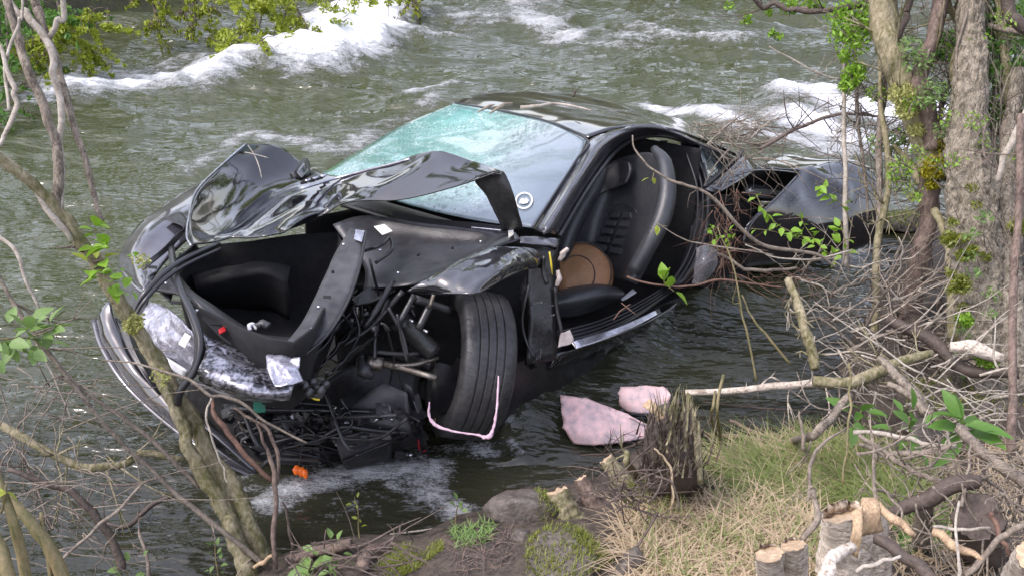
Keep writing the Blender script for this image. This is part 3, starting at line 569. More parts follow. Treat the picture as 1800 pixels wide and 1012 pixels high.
patch('lamp_shard', [[c(545, 695, 'z', .45), c(562, 690, 'z', .46), c(573, 670, 'z', .48)], [c(552, 702, 'z', .43), c(566, 700, 'z', .43), c(576, 680, 'z', .46)]], M['panel_gray'], CAR)
tube('yellow_strip', [c(543, 692, 'z', .45), c(552, 700, 'z', .435), c(562, 702, 'z', .43)], .004, M['yellow'], CAR)
# torn bumper skin drooping into the water at the far corner
bo = [W(165, 563, .40), W(178, 608, .34), W(214, 668, .26), W(265, 720, .18), W(330, 772, .10), W(392, 812, .05), W(448, 840, -.02)]
bm = [W(175, 545, .46), W(192, 588, .40), W(230, 650, .32), W(282, 705, .23), W(342, 758, .15), W(400, 802, .08), W(452, 833, .0)]
bi = [W(192, 527, .50), W(206, 572, .42), W(246, 640, .33), W(300, 698, .24), W(352, 752, .14), W(408, 800, .07), W(456, 826, -.02)]
patch('bumper', [bo, bm, bi], M['paint_dull'], CAR, nu=5, nv=7, crumple=.006, cs=8, seed=3, solid=.012)
patch('bumper_inner', [[W(206, 556, .42), W(222, 600, .34), W(258, 660, .26), W(306, 712, .18), W(360, 760, .08)], [W(232, 575, .30), W(262, 640, .22), W(296, 690, .14), W(330, 735, .08), W(380, 790, .0)]], M['plastic'], CAR, crumple=.01, cs=10, solid=.01)
patch('bumper_fin', [[W(205, 562, .45), W(224, 574, .44)], [W(226, 618, .38), W(240, 622, .38)], [W(262, 672, .30), W(270, 668, .30)], [W(296, 712, .2), W(306, 706, .2)]], M['plastic_gray'], CAR, solid=.006)
tube('bumper_lip', [p + np.array([0, 0, .006]) for p in bo], .012, M['paint_sky_sheen'], CAR, flat=.6)
tube('bumper_strip', [W(330, 715, .22), W(360, 745, .16), W(400, 780, .10), W(452, 828, .0)], .016, M['paint_sky_sheen'], CAR, flat=.5)

def cable(pts, r, m='plastic', name='cable'): return tube(name, [W(x, y, z) for x, y, z in pts], r, M[m], CAR, seg=6, step=5)
# crushed front: black mass of radiators, liners, hoses
patch('crash_beam', [[W(330, 668, .34), W(400, 690, .34), W(470, 700, .34), W(540, 690, .34), W(620, 640, .36), W(740, 620, .36)], [W(335, 720, .16), W(400, 740, .16), W(470, 755, .16), W(540, 750, .16), W(620, 730, .16), W(740, 720, .16)], [W(360, 770, .0), W(410, 790, .0), W(470, 810, .0), W(540, 815, .0), W(620, 800, .0), W(750, 780, .0)], [W(400, 815, -.06), W(430, 830, -.06), W(480, 838, -.06), W(545, 836, -.06), W(640, 820, -.06), W(760, 800, -.06)]], M['plastic'], CAR, crumple=.015, cs=8, seed=15, solid=.02, nu=8, nv=8)
# ribbed radiator
for i in range(7):
    y0 = 742 + i * 10
    plate('radiator_rib', [W(478 + i * 2, y0, .24 - i * .028), W(562, y0 + 4, .24 - i * .028), W(562, y0 + 10, .225 - i * .028), W(480 + i * 2, y0 + 7, .225 - i * .028)], .012, M['plastic'], CAR)
def shard(name, pts, z, m, th=.004, cr=.006, seed=0, par=None):
    P = [W(x, y, zz) for (x, y), zz in zip(pts, z)]
    Pm = [[P[0], (P[0] + P[1]) / 2, P[1]], [(P[0] + P[3]) / 2, (P[0] + P[1] + P[2] + P[3]) / 4, (P[1] + P[2]) / 2], [P[3], (P[3] + P[2]) / 2, P[2]]]
    return patch(name, Pm, m, CAR, nu=4, nv=4, crumple=cr, cs=14, seed=seed, solid=th)
shard('liner_panel', [(672, 670), (716, 690), (722, 760), (590, 738)], (.42, .40, .24, .26), M['panel_gray'], seed=1)
shard('liner_panel', [(590, 738), (722, 760), (690, 775), (585, 762)], (.26, .24, .2, .2), M['plastic'], seed=2)
shard('air_duct', [(588, 768), (650, 752), (696, 770), (600, 808)], (.20, .24, .18, .10), M['plastic_gray'], cr=.012, seed=3)
shard('air_duct', [(600, 808), (690, 772), (688, 806), (610, 822)], (.10, .18, .06, .03), M['plastic'], cr=.012, seed=4)
tube('duct_pipe', [W(640, 762, .22), W(645, 790, .12), W(645, 812, .02)], [.022, .020, .018], M['panel_gray'], CAR, seg=12)
shard('torn_plate', [(712, 672), (724, 680), (755, 800), (742, 796)], (.44, .42, .02, .02), M['plastic_gray'], seed=5)
shard('torn_plate', [(722, 694), (736, 690), (742, 720), (734, 730)], (.36, .36, .30, .30), M['panel_gray'], seed=6)
shard('torn_plate', [(486, 732), (500, 728), (512, 746), (504, 760)], (.33, .33, .28, .26), M['panel_gray'], seed=7)
shard('torn_plate', [(480, 715), (493, 712), (497, 720), (484, 722)], (.36, .36, .34, .34), M['label'], seed=7)
for i in range(64):
    x, y = (RNG.uniform(545, 745), RNG.uniform(720, 805)) if i < 40 else (RNG.uniform(400, 560), RNG.uniform(715, 800)); s = RNG.uniform(7, 20); z = max(.02, .30 - (y - 730) * .0038)
    an = RNG.uniform(0, 6.28); pts = [(x + s * math.cos(an + k * 1.57) * RNG.uniform(.6, 1.3), y + s * .8 * math.sin(an + k * 1.57) * RNG.uniform(.6, 1.3)) for k in range(4)]
    o = shard('torn_plate', pts, [z + RNG.uniform(-.02, .07) for _ in range(4)], M[RNG.choice(['plastic', 'plastic', 'rubber', 'paint', 'plastic_gray', 'panel_gray'])], cr=.014, seed=20 + i)
    o.data.polygons.foreach_set('use_smooth', [i % 2 == 0] * len(o.data.polygons))
for i in range(8):
    cable([(RNG.uniform(400, 740), RNG.uniform(690, 740), .40), (RNG.uniform(400, 740), RNG.uniform(720, 790), .28), (RNG.uniform(420, 740), RNG.uniform(740, 800), .2), (RNG.uniform(420, 740), RNG.uniform(780, 825), .05)], RNG.uniform(.004, .010), RNG.choice(['plastic', 'rubber', 'plastic_gray', 'panel_gray']))
for i in range(18):
    x, y = RNG.uniform(480, 745), RNG.uniform(730, 815); p = W(x, y, max(.03, .32 - (y - 730) * .0036))
    mesh = tube_geo([p, p + np.array([RNG.uniform(-.025, .025), RNG.uniform(-.02, .0), RNG.uniform(-.02, .02)])], [.007, .010], seg=6, step=2, rough=.3, seed=i)
    mesh_obj('clip', *mesh, M[RNG.choice(['chrome', 'panel_gray', 'white', 'panel_gray'])], CAR)
cable([(456, 600, .80), (466, 640, .75), (470, 668, .70), (462, 700, .665)], .0025, 'panel_gray')
o = plate('green_connector', [W(445, 703, .66), W(467, 700, .66), (W(467, 724, .61)), W(446, 726, .61)], .02, M['green_tag'], CAR); o['label'] = 'small green electrical connector'
for dx in (446, 455): plate('pin', [W(dx + 4, 697, .67), W(dx + 9, 696, .67), W(dx + 9, 702, .66), W(dx + 4, 703, .66)], .01, M['white'], o)
cable([(500, 730, .34), (516, 752, .28), (540, 765, .22), (555, 772, .2)], .005, 'plastic_gray'); cable([(532, 752, .30), (530, 790, .16), (524, 828, .02)], .0025, 'panel_gray')
cable([(540, 750, .28), (555, 765, .25), (568, 790, .14), (585, 822, .0)], .004); cable([(430, 760, .3), (470, 745, .34), (520, 740, .32), (560, 765, .22)], .006)
cable([(420, 740, .34), (428, 752, .3), (440, 758, .28), (455, 748, .3)], .006, 'steel'); cable([(560, 775, .22), (600, 750, .28), (650, 755, .26), (700, 760, .24)], .012)
cable([(650, 455, .95), (676, 560, .62), (692, 620, .48), (700, 665, .40), (712, 690, .36)], .006); cable([(696, 630, .46), (690, 650, .42), (684, 680, .38)], .005)
cable([(735, 765, .16), (738, 790, .06), (748, 792, .05)], .004, 'red'); cable([(765, 735, .24), (768, 770, .05)], .002, 'splinter')
# amber indicator lamp at the water line
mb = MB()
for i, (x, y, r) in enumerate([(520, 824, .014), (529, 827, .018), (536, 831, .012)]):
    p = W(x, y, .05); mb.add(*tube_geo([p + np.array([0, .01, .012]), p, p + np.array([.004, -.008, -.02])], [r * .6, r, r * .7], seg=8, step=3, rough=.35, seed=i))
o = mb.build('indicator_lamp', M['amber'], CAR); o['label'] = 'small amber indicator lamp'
# torn liner rags between tub and wheel
for i, (a, bq) in enumerate([((565, 585), (625, 505)), ((548, 625), (640, 520)), ((560, 640), (655, 545)), ((575, 655), (665, 580)), ((590, 600), (650, 530)), ((545, 600), (600, 545))]):
    p0, p1 = c(*a, 'z', .56 - .02 * i), c(*bq, 'z', .60 - .03 * i); w = CAR_M[1] * .05 + np.array([0, 0, -.05])
    patch('torn_liner', [[p0, p0 * .5 + p1 * .5 + np.array([0, -.02, .02]), p1], [p0 + w * .7, p0 * .5 + p1 * .5 + w, p1 + w * .8]], M[['plastic_gray', 'panel_gray', 'plastic', 'plastic', 'plastic_gray', 'plastic'][i]], CAR, crumple=.02, cs=14, seed=i, nu=5, nv=7)
patch('torn_liner', [[c(618, 525, 'z', .62), c(650, 505, 'z', .64), c(695, 490, 'z', .68)], [c(622, 540, 'z', .58), c(660, 530, 'z', .60), c(695, 512, 'z', .64)]], M['plastic'], CAR, crumple=.006, cs=10, solid=.01)
tube('yellow_clip', [c(598, 540, 'z', .68), c(603, 532, 'z', .69), c(607, 525, 'z', .70)], [.002, .008, .003], M['yellow'], CAR)
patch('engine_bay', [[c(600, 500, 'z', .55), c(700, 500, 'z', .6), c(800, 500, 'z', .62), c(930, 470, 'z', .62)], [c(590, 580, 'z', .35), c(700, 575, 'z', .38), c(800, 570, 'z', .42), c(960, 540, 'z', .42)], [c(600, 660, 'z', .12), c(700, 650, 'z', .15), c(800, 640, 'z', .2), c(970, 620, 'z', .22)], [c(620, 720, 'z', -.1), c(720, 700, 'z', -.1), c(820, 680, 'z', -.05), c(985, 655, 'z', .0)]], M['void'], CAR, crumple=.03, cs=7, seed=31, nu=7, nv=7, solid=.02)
# suspension
def bar(name, pts, r, m, **k): return tube(name, [c(x, y, ax, v) for x, y, ax, v in pts], r, M[m], CAR, **k)
bar('control_arm', [(655, 636, 'z', .36), (700, 645, 'z', .36), (768, 664, 'z', .34)], [.020, .014, .014], 'steel', seg=10)
bar('control_arm', [(690, 642, 'z', .37), (730, 640, 'z', .37), (770, 628, 'z', .38)], [.010, .009], 'steel', seg=8)
bar('arm_bush', [(645, 636, 'z', .38), (672, 640, 'z', .37)], [.030, .030], 'steel', seg=12); bar('hub_bracket', [(632, 625, 'z', .40), (640, 650, 'z', .36), (655, 662, 'z', .33)], [.02, .03, .015], 'panel_gray', rough=.3)
bar('damper', [(700, 560, 'z', .55), (735, 595, 'z', .46), (765, 620, 'z', .40)], [.045, .045, .04], 'plastic', seg=12)
bar('link_rod', [(763, 515, 'z', .68), (755, 540, 'z', .62)], [.008, .008], 'steel'); bar('link_rod', [(755, 538, 'z', .62), (735, 578, 'z', .54)], [.018, .018], 'plastic_gray', seg=4)
bar('link_rod', [(728, 518, 'z', .66), (700, 570, 'z', .55)], [.015, .015], 'plastic_gray', seg=4); bar('link_rod', [(708, 512, 'z', .68), (680, 545, 'z', .60), (645, 580, 'z', .52), (600, 610, 'z', .46)], [.012, .010], 'plastic', seg=8)
bar('link_rod', [(690, 495, 'z', .68), (665, 540, 'z', .62), (640, 575, 'z', .55)], [.014, .012], 'plastic', seg=8)
bar('coil_bracket', [(730, 525, 'z', .64), (760, 535, 'z', .60), (790, 545, 'z', .56)], [.018, .016], 'panel_gray', seg=6)
for x, y in ((695, 560), (720, 562), (745, 580), (797, 522), (805, 523)): bar('bolt', [(x, y, 'z', .57), (x + 6, y + 3, 'z', .57)], [.006, .006], 'chrome', seg=6)
bar('axle_shaft', [(700, 622, 'z', .36), (760, 640, 'z', .35)], [.03, .03], 'plastic', seg=10); bar('tie_rod', [(655, 618, 'z', .42), (720, 622, 'z', .40), (770, 612, 'z', .40)], [.010, .010], 'panel_gray', seg=8)
# wheel, steered hard over: tread towards the bank
wc = D(824, 640, 4.50); ax = np.array([.935, .225, -.26]); ax /= np.linalg.norm(ax)
up_ = np.array([.28, .0, 1.0]); up_ -= ax * (up_ @ ax); up_ /= np.linalg.norm(up_); fw_ = np.cross(up_, ax)
def lathe(prof, seg, ctr_, a_, u_, f_):
    V = []; 
    for (s, r) in prof:
        for k in range(seg):
            t = 2 * np.pi * k / seg; V.append(ctr_ + a_ * s + (u_ * math.cos(t) + f_ * math.sin(t)) * r)
    m_ = len(prof); return V, [(i * seg + k, i * seg + (k + 1) % seg, (i + 1) * seg + (k + 1) % seg, (i + 1) * seg + k) for i in range(m_ - 1) for k in range(seg)]
prof = [(-.105, .225), (-.128, .245), (-.135, .275), (-.130, .305), (-.118, .322)]
for s in (-.062, -.020, .020, .062):
    rt = .3285 - abs(s) * .03; prof += [(s - .0075, rt), (s - .0045, rt), (s - .004, rt - .001), (s - .0035, rt - .008), (s + .0035, rt - .008), (s + .004, rt - .001), (s + .0045, rt), (s + .0075, rt)]
prof += [(.118, .322), (.130, .305), (.135, .275), (.128, .245), (.105, .225), (.06, .222), (-.06, .222), (-.105, .225)]
prof = [(s * .88, r) for s, r in prof]
WH = mesh_obj('wheel', *lathe([(-.10, .222), (-.08, .205), (.05, .20), (.10, .222)], 40, wc, ax, up_, fw_), M['plastic_gray'], CAR)
ty = mesh_obj('tyre', *lathe(prof, 96, wc, ax, up_, fw_), M['tyre'], WH)
n_p = len(prof); ang = np.tile(np.abs((np.arange(96) / 96.0) * 2 - 1), n_p); lat = np.repeat([p[0] for p in prof], 96)
for nm_, arr in (('ang', ang), ('lat', lat)): ty.data.attributes.new(nm_, 'FLOAT', 'POINT').data.foreach_set('value', arr.astype(np.float32))
tm = M['tyre']; N, L = tm.node_tree.nodes, tm.node_tree.links; A1 = N.new('ShaderNodeAttribute'); A1.attribute_name = 'ang'; A2 = N.new('ShaderNodeAttribute'); A2.attribute_name = 'lat'
def mth(op, a, b_=None):
    n_ = N.new('ShaderNodeMath'); n_.operation = op
    for i_, v_ in enumerate((a, b_)):
        if v_ is None: continue
        if isinstance(v_, (int, float)): n_.inputs[i_].default_value = v_
        else: L.new(v_, n_.inputs[i_])
    return n_.outputs[0]
sip = mth('GREATER_THAN', mth('FRACT', mth('ADD', mth('MULTIPLY', A1.outputs['Fac'], 34.0), mth('MULTIPLY', A2.outputs['Fac'], 9.0))), .07)
bpn = [n_ for n_ in N if n_.type == 'BUMP'][0]; b2 = N.new('ShaderNodeBump'); b2.inputs['Distance'].default_value = .004; L.new(sip, b2.inputs['Height']); L.new(bpn.outputs[0], b2.inputs['Normal']); L.new(b2.outputs[0], N['Principled BSDF'].inputs['Normal'])
V, Fc = lathe([(.02, .0), (.03, .05), (.0, .08)], 16, wc, ax, up_, fw_); mesh_obj('hub', V, Fc, M['steel'], WH)
for k in range(10):
    t = 2 * np.pi * k / 10; d_ = up_ * math.cos(t) + fw_ * math.sin(t); mesh_obj('spoke', *tube_geo([wc + d_ * .05 + ax * .03, wc + d_ * .21 + ax * .06], [.016, .012], seg=5, step=2), M['plastic_gray'], WH)
# arch liner and hinge post behind the wheel
patch('arch_liner', [[c(840, 512, 'r', -.60), c(890, 492, 'r', -.62), c(940, 478, 'r', -.66)], [c(880, 540, 'r', -.60), c(915, 530, 'r', -.66), (c(945, 520, 'r', -.74))], [c(890, 600, 'r', -.62), c(918, 600, 'r', -.70), c(945, 590, 'r', -.80)], [c(885, 660, 'r', -.66), c(918, 655, 'r', -.74), c(945, 645, 'r', -.84)]], M['plastic'], CAR, crumple=.012, cs=9, seed=4, solid=.006)
patch('hinge_post', [[c(930, 440, 'u', -.42), c(978, 440, 'u', -.55)], [c(928, 500, 'u', -.40), c(975, 500, 'u', -.52)], [c(930, 560, 'u', -.38), c(975, 560, 'u', -.5)], [c(925, 640, 'u', -.34), c(978, 632, 'u', -.48)]], M['plastic'], CAR, crumple=.014, cs=12, seed=9, solid=.02)
tube('hinge_strap', [c(930, 500, 'u', -.36), c(918, 560, 'u', -.33), c(925, 600, 'u', -.33), c(940, 630, 'u', -.34)], .012, M['plastic_gray'], CAR, flat=.5)
plate('clip', [c(940, 620, 'u', -.33), (c(951, 612, 'u', -.33)), c(949, 630, 'u', -.33), c(942, 634, 'u', -.33)], .006, M['chrome'], CAR)
for q in ([(930, 535), (952, 530), (952, 533), (930, 538)], [(952, 558), (974, 552), (974, 555), (952, 561)], [(955, 540), (972, 536), (972, 538), (955, 542)]):
    plate('clip', [c(x, y, 'u', -.37) for x, y in q], .004, M['chrome'], CAR)
tube('wire_loom', [c(976, 505, 'u', -.5), c(978, 540, 'u', -.5), c(985, 575, 'u', -.5), c(988, 598, 'u', -.5)], .009, M['plastic'], CAR, rough=.2)
tube('cable_ribbon', [c(966, 443, 'u', -.36), c(969, 465, 'u', -.36), c(971, 483, 'u', -.37)], [.010, .012, .003], M['yellow'], CAR, flat=.4)
tube('cable_ribbon', [c(957, 450, 'u', -.37), c(955, 475, 'u', -.37), c(962, 500, 'u', -.37)], .010, M['plastic'], CAR, rough=.3)
tube('cloth_scrap', [c(998, 437, 'u', -.5), (c(990, 445, 'u', -.5)), c(984, 458, 'u', -.5)], [.010, .014, .008], M['cloth'], CAR, rough=.4); tube('cloth_scrap', [c(980, 475, 'u', -.48), c(983, 490, 'u', -.48), c(978, 502, 'u', -.48)], [.008, .011, .007], M['cloth'], CAR, rough=.4)
patch('cloth_scrap', [[c(986, 585, 'u', -.45), c(1000, 580, 'u', -.5)], [c(983, 600, 'u', -.44), c(1008, 598, 'u', -.5)], [c(980, 610, 'u', -.43), c(1003, 604, 'u', -.48)]], M['cloth'], CAR, crumple=.01, cs=20)
# near front wing over the wheel
nw = [[c(716, 511, 'z', .74), c(772, 478, 'z', .80), c(830, 448, 'z', .84), c(882, 434, 'z', .85), c(930, 436, 'z', .83), c(950, 446, 'z', .80)],
 [c(724, 512, 'z', .73), c(790, 490, 'z', .80), c(845, 466, 'z', .84), c(895, 450, 'z', .845), c(935, 448, 'z', .81), c(951, 455, 'z', .77)],
 [c(735, 513, 'z', .72), c(800, 504, 'z', .785), c(855, 488, 'z', .82), c(900, 468, 'z', .82), c(937, 460, 'z', .785), c(951, 463, 'z', .75)],
 [c(745, 515, 'z', .71), c(800, 515, 'z', .765), c(840, 513, 'z', .78), c(886, 488, 'z', .775), c(920, 473, 'z', .76), c(950, 470, 'z', .73)]]
patch('front_wing', nw, M['paint_dull'], CAR, nu=9, nv=10, crumple=.005, cs=8, seed=7, solid=.006, creases=[(*zz((760, 500), (860, 445), .78, .85), .015, .05), (*zz((820, 512), (930, 450), .78, .82), -.018, .05), (*zz((860, 440), (880, 495), .85, .78), .014, .04), (*zz((905, 440), (945, 468), .84, .75), .014, .04)])
tube('wing_edge', nw[3], .006, M['paint_dull'], CAR)
patch('wing_bracket', [[c(914, 417, 'z', .86), c(955, 418, 'z', .84), c(981, 422, 'z', .82)], [c(914, 428, 'z', .84), c(950, 432, 'z', .82), c(980, 434, 'z', .80)]], M['paint_sky_sheen'], CAR, crumple=.008, cs=16, solid=.008)
patch('wing_ledge', [[c(730, 505, 'z', .70), c(790, 465, 'z', .76), c(870, 425, 'z', .82), c(905, 408, 'z', .85)], [c(745, 498, 'z', .73), c(800, 462, 'z', .79), c(872, 432, 'z', .83), c(915, 420, 'z', .85)]], M['rubber'], CAR, solid=.01)

# seat
ST = patch('seat', [[c(1062, 292, 'u', -1.42), c(1090, 278, 'u', -1.46), c(1135, 268, 'u', -1.44), c(1166, 276, 'u', -1.36)], [c(1046, 322, 'u', -1.34), c(1085, 312, 'u', -1.42), c(1132, 306, 'u', -1.40), c(1172, 322, 'u', -1.28)],
 [c(1024, 362, 'u', -1.24), c(1068, 355, 'u', -1.36), c(1122, 352, 'u', -1.34), c(1168, 372, 'u', -1.20)], [c(1004, 402, 'u', -1.16), c(1052, 396, 'u', -1.30), c(1108, 400, 'u', -1.28), c(1148, 412, 'u', -1.14)],
 [c(990, 442, 'u', -1.10), c(1040, 440, 'u', -1.26), c(1092, 444, 'u', -1.24), c(1126, 455, 'u', -1.08)], [c(985, 490, 'u', -1.06), c(1032, 492, 'u', -1.22), c(1080, 490, 'u', -1.2), c(1105, 492, 'u', -1.04)]], M['leather'], CAR, nu=7, nv=7, solid=.05)
tube('bolster', [c(1150, 262, 'u', -1.40), c(1168, 285, 'u', -1.33), c(1173, 330, 'u', -1.25), c(1166, 375, 'u', -1.18), c(1146, 420, 'u', -1.11), c(1112, 478, 'u', -1.04)], [.02, .035, .045, .048, .045, .035], M['leather'], ST, seg=12, step=6)
tube('bolster', [c(1062, 295, 'u', -1.38), c(1044, 330, 'u', -1.30), c(1018, 372, 'u', -1.20), c(998, 415, 'u', -1.12), c(986, 460, 'u', -1.06)], [.03, .045, .05, .05, .04], M['leather'], ST, seg=12, step=6)
patch('headrest', [[c(1065, 300, 'u', -1.36), c(1088, 283, 'u', -1.38), c(1105, 285, 'u', -1.37)], [c(1060, 320, 'u', -1.33), c(1085, 305, 'u', -1.36), c(1108, 300, 'u', -1.35)], [c(1042, 350, 'u', -1.28), c(1070, 335, 'u', -1.33), c(1100, 322, 'u', -1.33)]], M['plastic_gray'], ST, solid=.02)
def seatpt(s, t):      # centre panel, s across 0..1, t down 0..1
    a = [(1072, 372), (1115, 372)]; bq = [(1038, 440), (1092, 452)]
    L0 = (a[0][0] + (bq[0][0] - a[0][0]) * t, a[0][1] + (bq[0][1] - a[0][1]) * t); L1 = (a[1][0] + (bq[1][0] - a[1][0]) * t, a[1][1] + (bq[1][1] - a[1][1]) * t)
    return c(L0[0] + (L1[0] - L0[0]) * s, L0[1] + (L1[1] - L0[1]) * s, 'u', -1.315 + .085 * t)
for i in range(5):
    t0, t1 = i * .2 + .02, i * .2 + .155
    for s0, s1 in ((.02, .44), (.56, .98)):
        e = .12 if i == 0 else 0
        plate('seat_rib', [seatpt(s0 + (e if s0 < .3 else 0), t0), seatpt(s1 - (e if s1 > .6 else 0), t0), seatpt(s1, t1), seatpt(s0, t1)], .03, M['leather'], ST, bevel=.004)
tube('stitching', [c(1070, 378, 'u', -1.30), c(1082, 362, 'u', -1.32), c(1098, 359, 'u', -1.325), c(1115, 368, 'u', -1.315), c(1125, 388, 'u', -1.29)], .003, M['rubber'], ST)
patch('seat_cushion', [[c(972, 512, 'z', .40), c(1010, 500, 'z', .42), c(1060, 498, 'z', .42), c(1092, 508, 'z', .40)], [c(972, 520, 'z', .42), c(1012, 508, 'z', .45), c(1062, 502, 'z', .46), c(1098, 515, 'z', .42)], [c(975, 535, 'z', .40), c(1015, 528, 'z', .42), c(1065, 522, 'z', .42), c(1092, 525, 'z', .39)], [c(978, 562, 'z', .30), c(1020, 556, 'z', .31), c(1068, 540, 'z', .31), c(1094, 530, 'z', .33)]], M['leather'], ST, nu=6, nv=6, solid=.03)
plate('sun_visor', [c(1160, 247, 'z', 1.06), c(1174, 247, 'z', 1.06), c(1172, 274, 'z', .99), c(1168, 272, 'z', .99)], .004, M['panel_gray'], CAR)
plate('trim_piece', [c(1084, 252, 'z', 1.06), c(1104, 247, 'z', 1.07), c(1098, 257, 'z', 1.04), c(1092, 256, 'z', 1.04)], .004, M['paint_sky_sheen'], CAR)
# sill
patch('door_sill', [[c(980, 580, 'z', .30), c(1050, 562, 'z', .31), c(1110, 535, 'z', .32), c(1170, 500, 'z', .33), c(1205, 482, 'z', .33)], [c(990, 606, 'z', .27), c(1060, 585, 'z', .28), c(1120, 556, 'z', .29), c(1180, 515, 'z', .29), c(1215, 495, 'z', .29)]], M['plastic'], CAR, solid=.02)
for k in range(4):
    f = (k + .5) / 4; tube('sill_rib', [c(982 + 8 * f, 580 + 24 * f, 'z', .308 - .03 * f), c(1052 + 8 * f, 561 + 22 * f, 'z', .318 - .03 * f), c(1112 + 8 * f, 534 + 20 * f, 'z', .328 - .03 * f), c(1172 + 8 * f, 500 + 14 * f, 'z', .335 - .03 * f)], .005, M['rubber'], CAR)
patch('sill_plate', [[c(1002, 599, 'z', .285), c(1060, 582, 'z', .290), c(1110, 564, 'z', .295), c(1158, 541, 'z', .30)], [c(1013, 612, 'z', .262), c(1066, 595, 'z', .268), c(1115, 574, 'z', .275), c(1163, 549, 'z', .28)]], M['chrome'], CAR, solid=.006)
patch('side_skirt', [[c(975, 622, 'z', .24), c(1040, 604, 'z', .24), c(1110, 578, 'z', .24), c(1165, 550, 'z', .24), c(1215, 510, 'z', .24)], [c(965, 645, 'z', .18), c(1040, 622, 'z', .17), c(1112, 592, 'z', .17), c(1170, 562, 'z', .17), c(1222, 522, 'z', .17)], [c(930, 668, 'z', .10), c(1040, 640, 'z', .05), c(1112, 608, 'z', .05), c(1170, 575, 'z', .05), c(1225, 534, 'z', .05)]], M['paint'], CAR, solid=.01, crumple=.004)
# rear quarter
patch('quarter_window', [[c(1226, 250, 'r', -.66), c(1258, 256, 'r', -.64), c(1288, 268, 'r', -.62)], [c(1236, 285, 'r', -.72), c(1262, 288, 'r', -.70), c(1280, 285, 'r', -.68)], [c(1243, 318, 'r', -.78), c(1252, 312, 'r', -.77), c(1262, 305, 'r', -.75)]], mat('tinted_glass', (.10, .13, .13), .04, coat=1.0, spec=1.0, col2=(.30, .36, .38), nscale=7, contrast=(.45, .6)), CAR, solid=.004)
patch('buttress', [[c(1236, 330, 'r', -.82), c(1272, 300, 'r', -.76), c(1305, 268, 'r', -.70)], [c(1250, 336, 'r', -.86), c(1284, 308, 'r', -.82), c(1316, 278, 'r', -.76)], [c(1262, 340, 'r', -.88), c(1300, 318, 'r', -.87), c(1330, 298, 'r', -.84)]], M['paint_dull'], CAR, solid=.01, crumple=.004)
tube('window_trim', [c(1238, 328, 'r', -.83), c(1272, 298, 'r', -.77), c(1306, 266, 'r', -.71)], .010, M['plastic_gray'], CAR)
patch('intake', [[c(1318, 302, 'r', -.84), c(1360, 298, 'r', -.80), c(1406, 302, 'r', -.80)], [c(1310, 325, 'r', -.70), c(1355, 328, 'r', -.64), c(1398, 330, 'r', -.66)], [c(1308, 352, 'r', -.78), c(1345, 352, 'r', -.74), c(1375, 350, 'r', -.76)]], M['void'], CAR, solid=.01)
patch('intake_lip', [[c(1314, 324, 'r', -.82), c(1352, 326, 'r', -.80), c(1392, 332, 'r', -.82)], [c(1312, 336, 'r', -.87), c(1350, 338, 'r', -.86), c(1384, 340, 'r', -.88)], [c(1310, 345, 'r', -.86), c(1345, 350, 'r', -.86), c(1372, 352, 'r', -.87)]], M['paint_sky_sheen'], CAR, solid=.008)
tube('intake_edge', [c(1290, 310, 'r', -.86), c(1325, 300, 'r', -.88), c(1365, 300, 'r', -.90), c(1404, 304, 'r', -.92)], .005, M['paint_sky_sheen'], CAR)
patch('rear_wing', [[D(*p) for p in r] for r in ([(1335, 290, 6.1), (1375, 273, 6.35), (1440, 281, 6.5), (1500, 282, 6.5), (1530, 294, 6.45)], [(1362, 297, 6.0), (1415, 290, 6.2), (1455, 283, 6.32), (1500, 286, 6.35), (1536, 304, 6.35)],
 [(1406, 304, 6.04), (1432, 298, 6.14), (1468, 299, 6.22), (1508, 304, 6.27), (1542, 322, 6.3)], [(1362, 350, 5.82), (1415, 345, 5.98), (1470, 340, 6.1), (1510, 338, 6.18), (1547, 350, 6.28)],
 [(1312, 398, 5.66), (1375, 400, 5.86), (1440, 400, 6.02), (1500, 392, 6.14), (1547, 388, 6.28)], [(1305, 470, 5.7), (1375, 462, 5.92), (1440, 455, 6.1), (1500, 440, 6.22), (1544, 425, 6.34)])], M['paint'], CAR, nu=7, nv=8, crumple=.003, cs=3, seed=14, solid=.01, creases=[(D(1420, 300, 6.1), D(1500, 345, 6.14), .02, .10), (D(1390, 340, 5.9), D(1440, 420, 6.04), .02, .10)])
tube('wing_edge', [c(1406, 304, 'r', -.935), c(1362, 350, 'r', -.965), c(1312, 398, 'r', -.955)], .005, M['paint_sky_sheen'], CAR)
patch('sill_end', [[c(1232, 340, 'r', -.76), c(1270, 342, 'r', -.78), c(1320, 345, 'r', -.80)], [c(1228, 420, 'r', -.80), c(1270, 420, 'r', -.82), c(1318, 420, 'r', -.84)], [c(1195, 500, 'r', -.82), c(1250, 505, 'r', -.84), c(1318, 495, 'r', -.86)]], M['void'], CAR, crumple=.02, cs=8, solid=.02)
# folded far mirror
mr = patch('wing_mirror', [[c(518, 302, 'z', .95), c(528, 282, 'z', .98), c(540, 278, 'z', .98)], [c(520, 314, 'z', .92), c(534, 300, 'z', .95), c(545, 288, 'z', .96)], [c(530, 318, 'z', .90), c(542, 310, 'z', .92), c(546, 300, 'z', .94)]], M['plastic'], CAR, solid=.03)
patch('mirror_glass', [[c(522, 302, 'z', .965), c(537, 283, 'z', .985)], [c(531, 312, 'z', .945), c(542, 300, 'z', .955)]], M['glass_dark'], mr, solid=.004)
for i in range(6):
    p = c(528 + i * 7, 322 - i * 2, 'z', .90); mesh_obj('clip', *tube_geo([p, p + np.array([.03, .01, .01 * (i % 2)])], [.010, .006], seg=6, step=2, rough=.4, seed=i), M['chrome'] if i % 2 else M['plastic'], CAR)

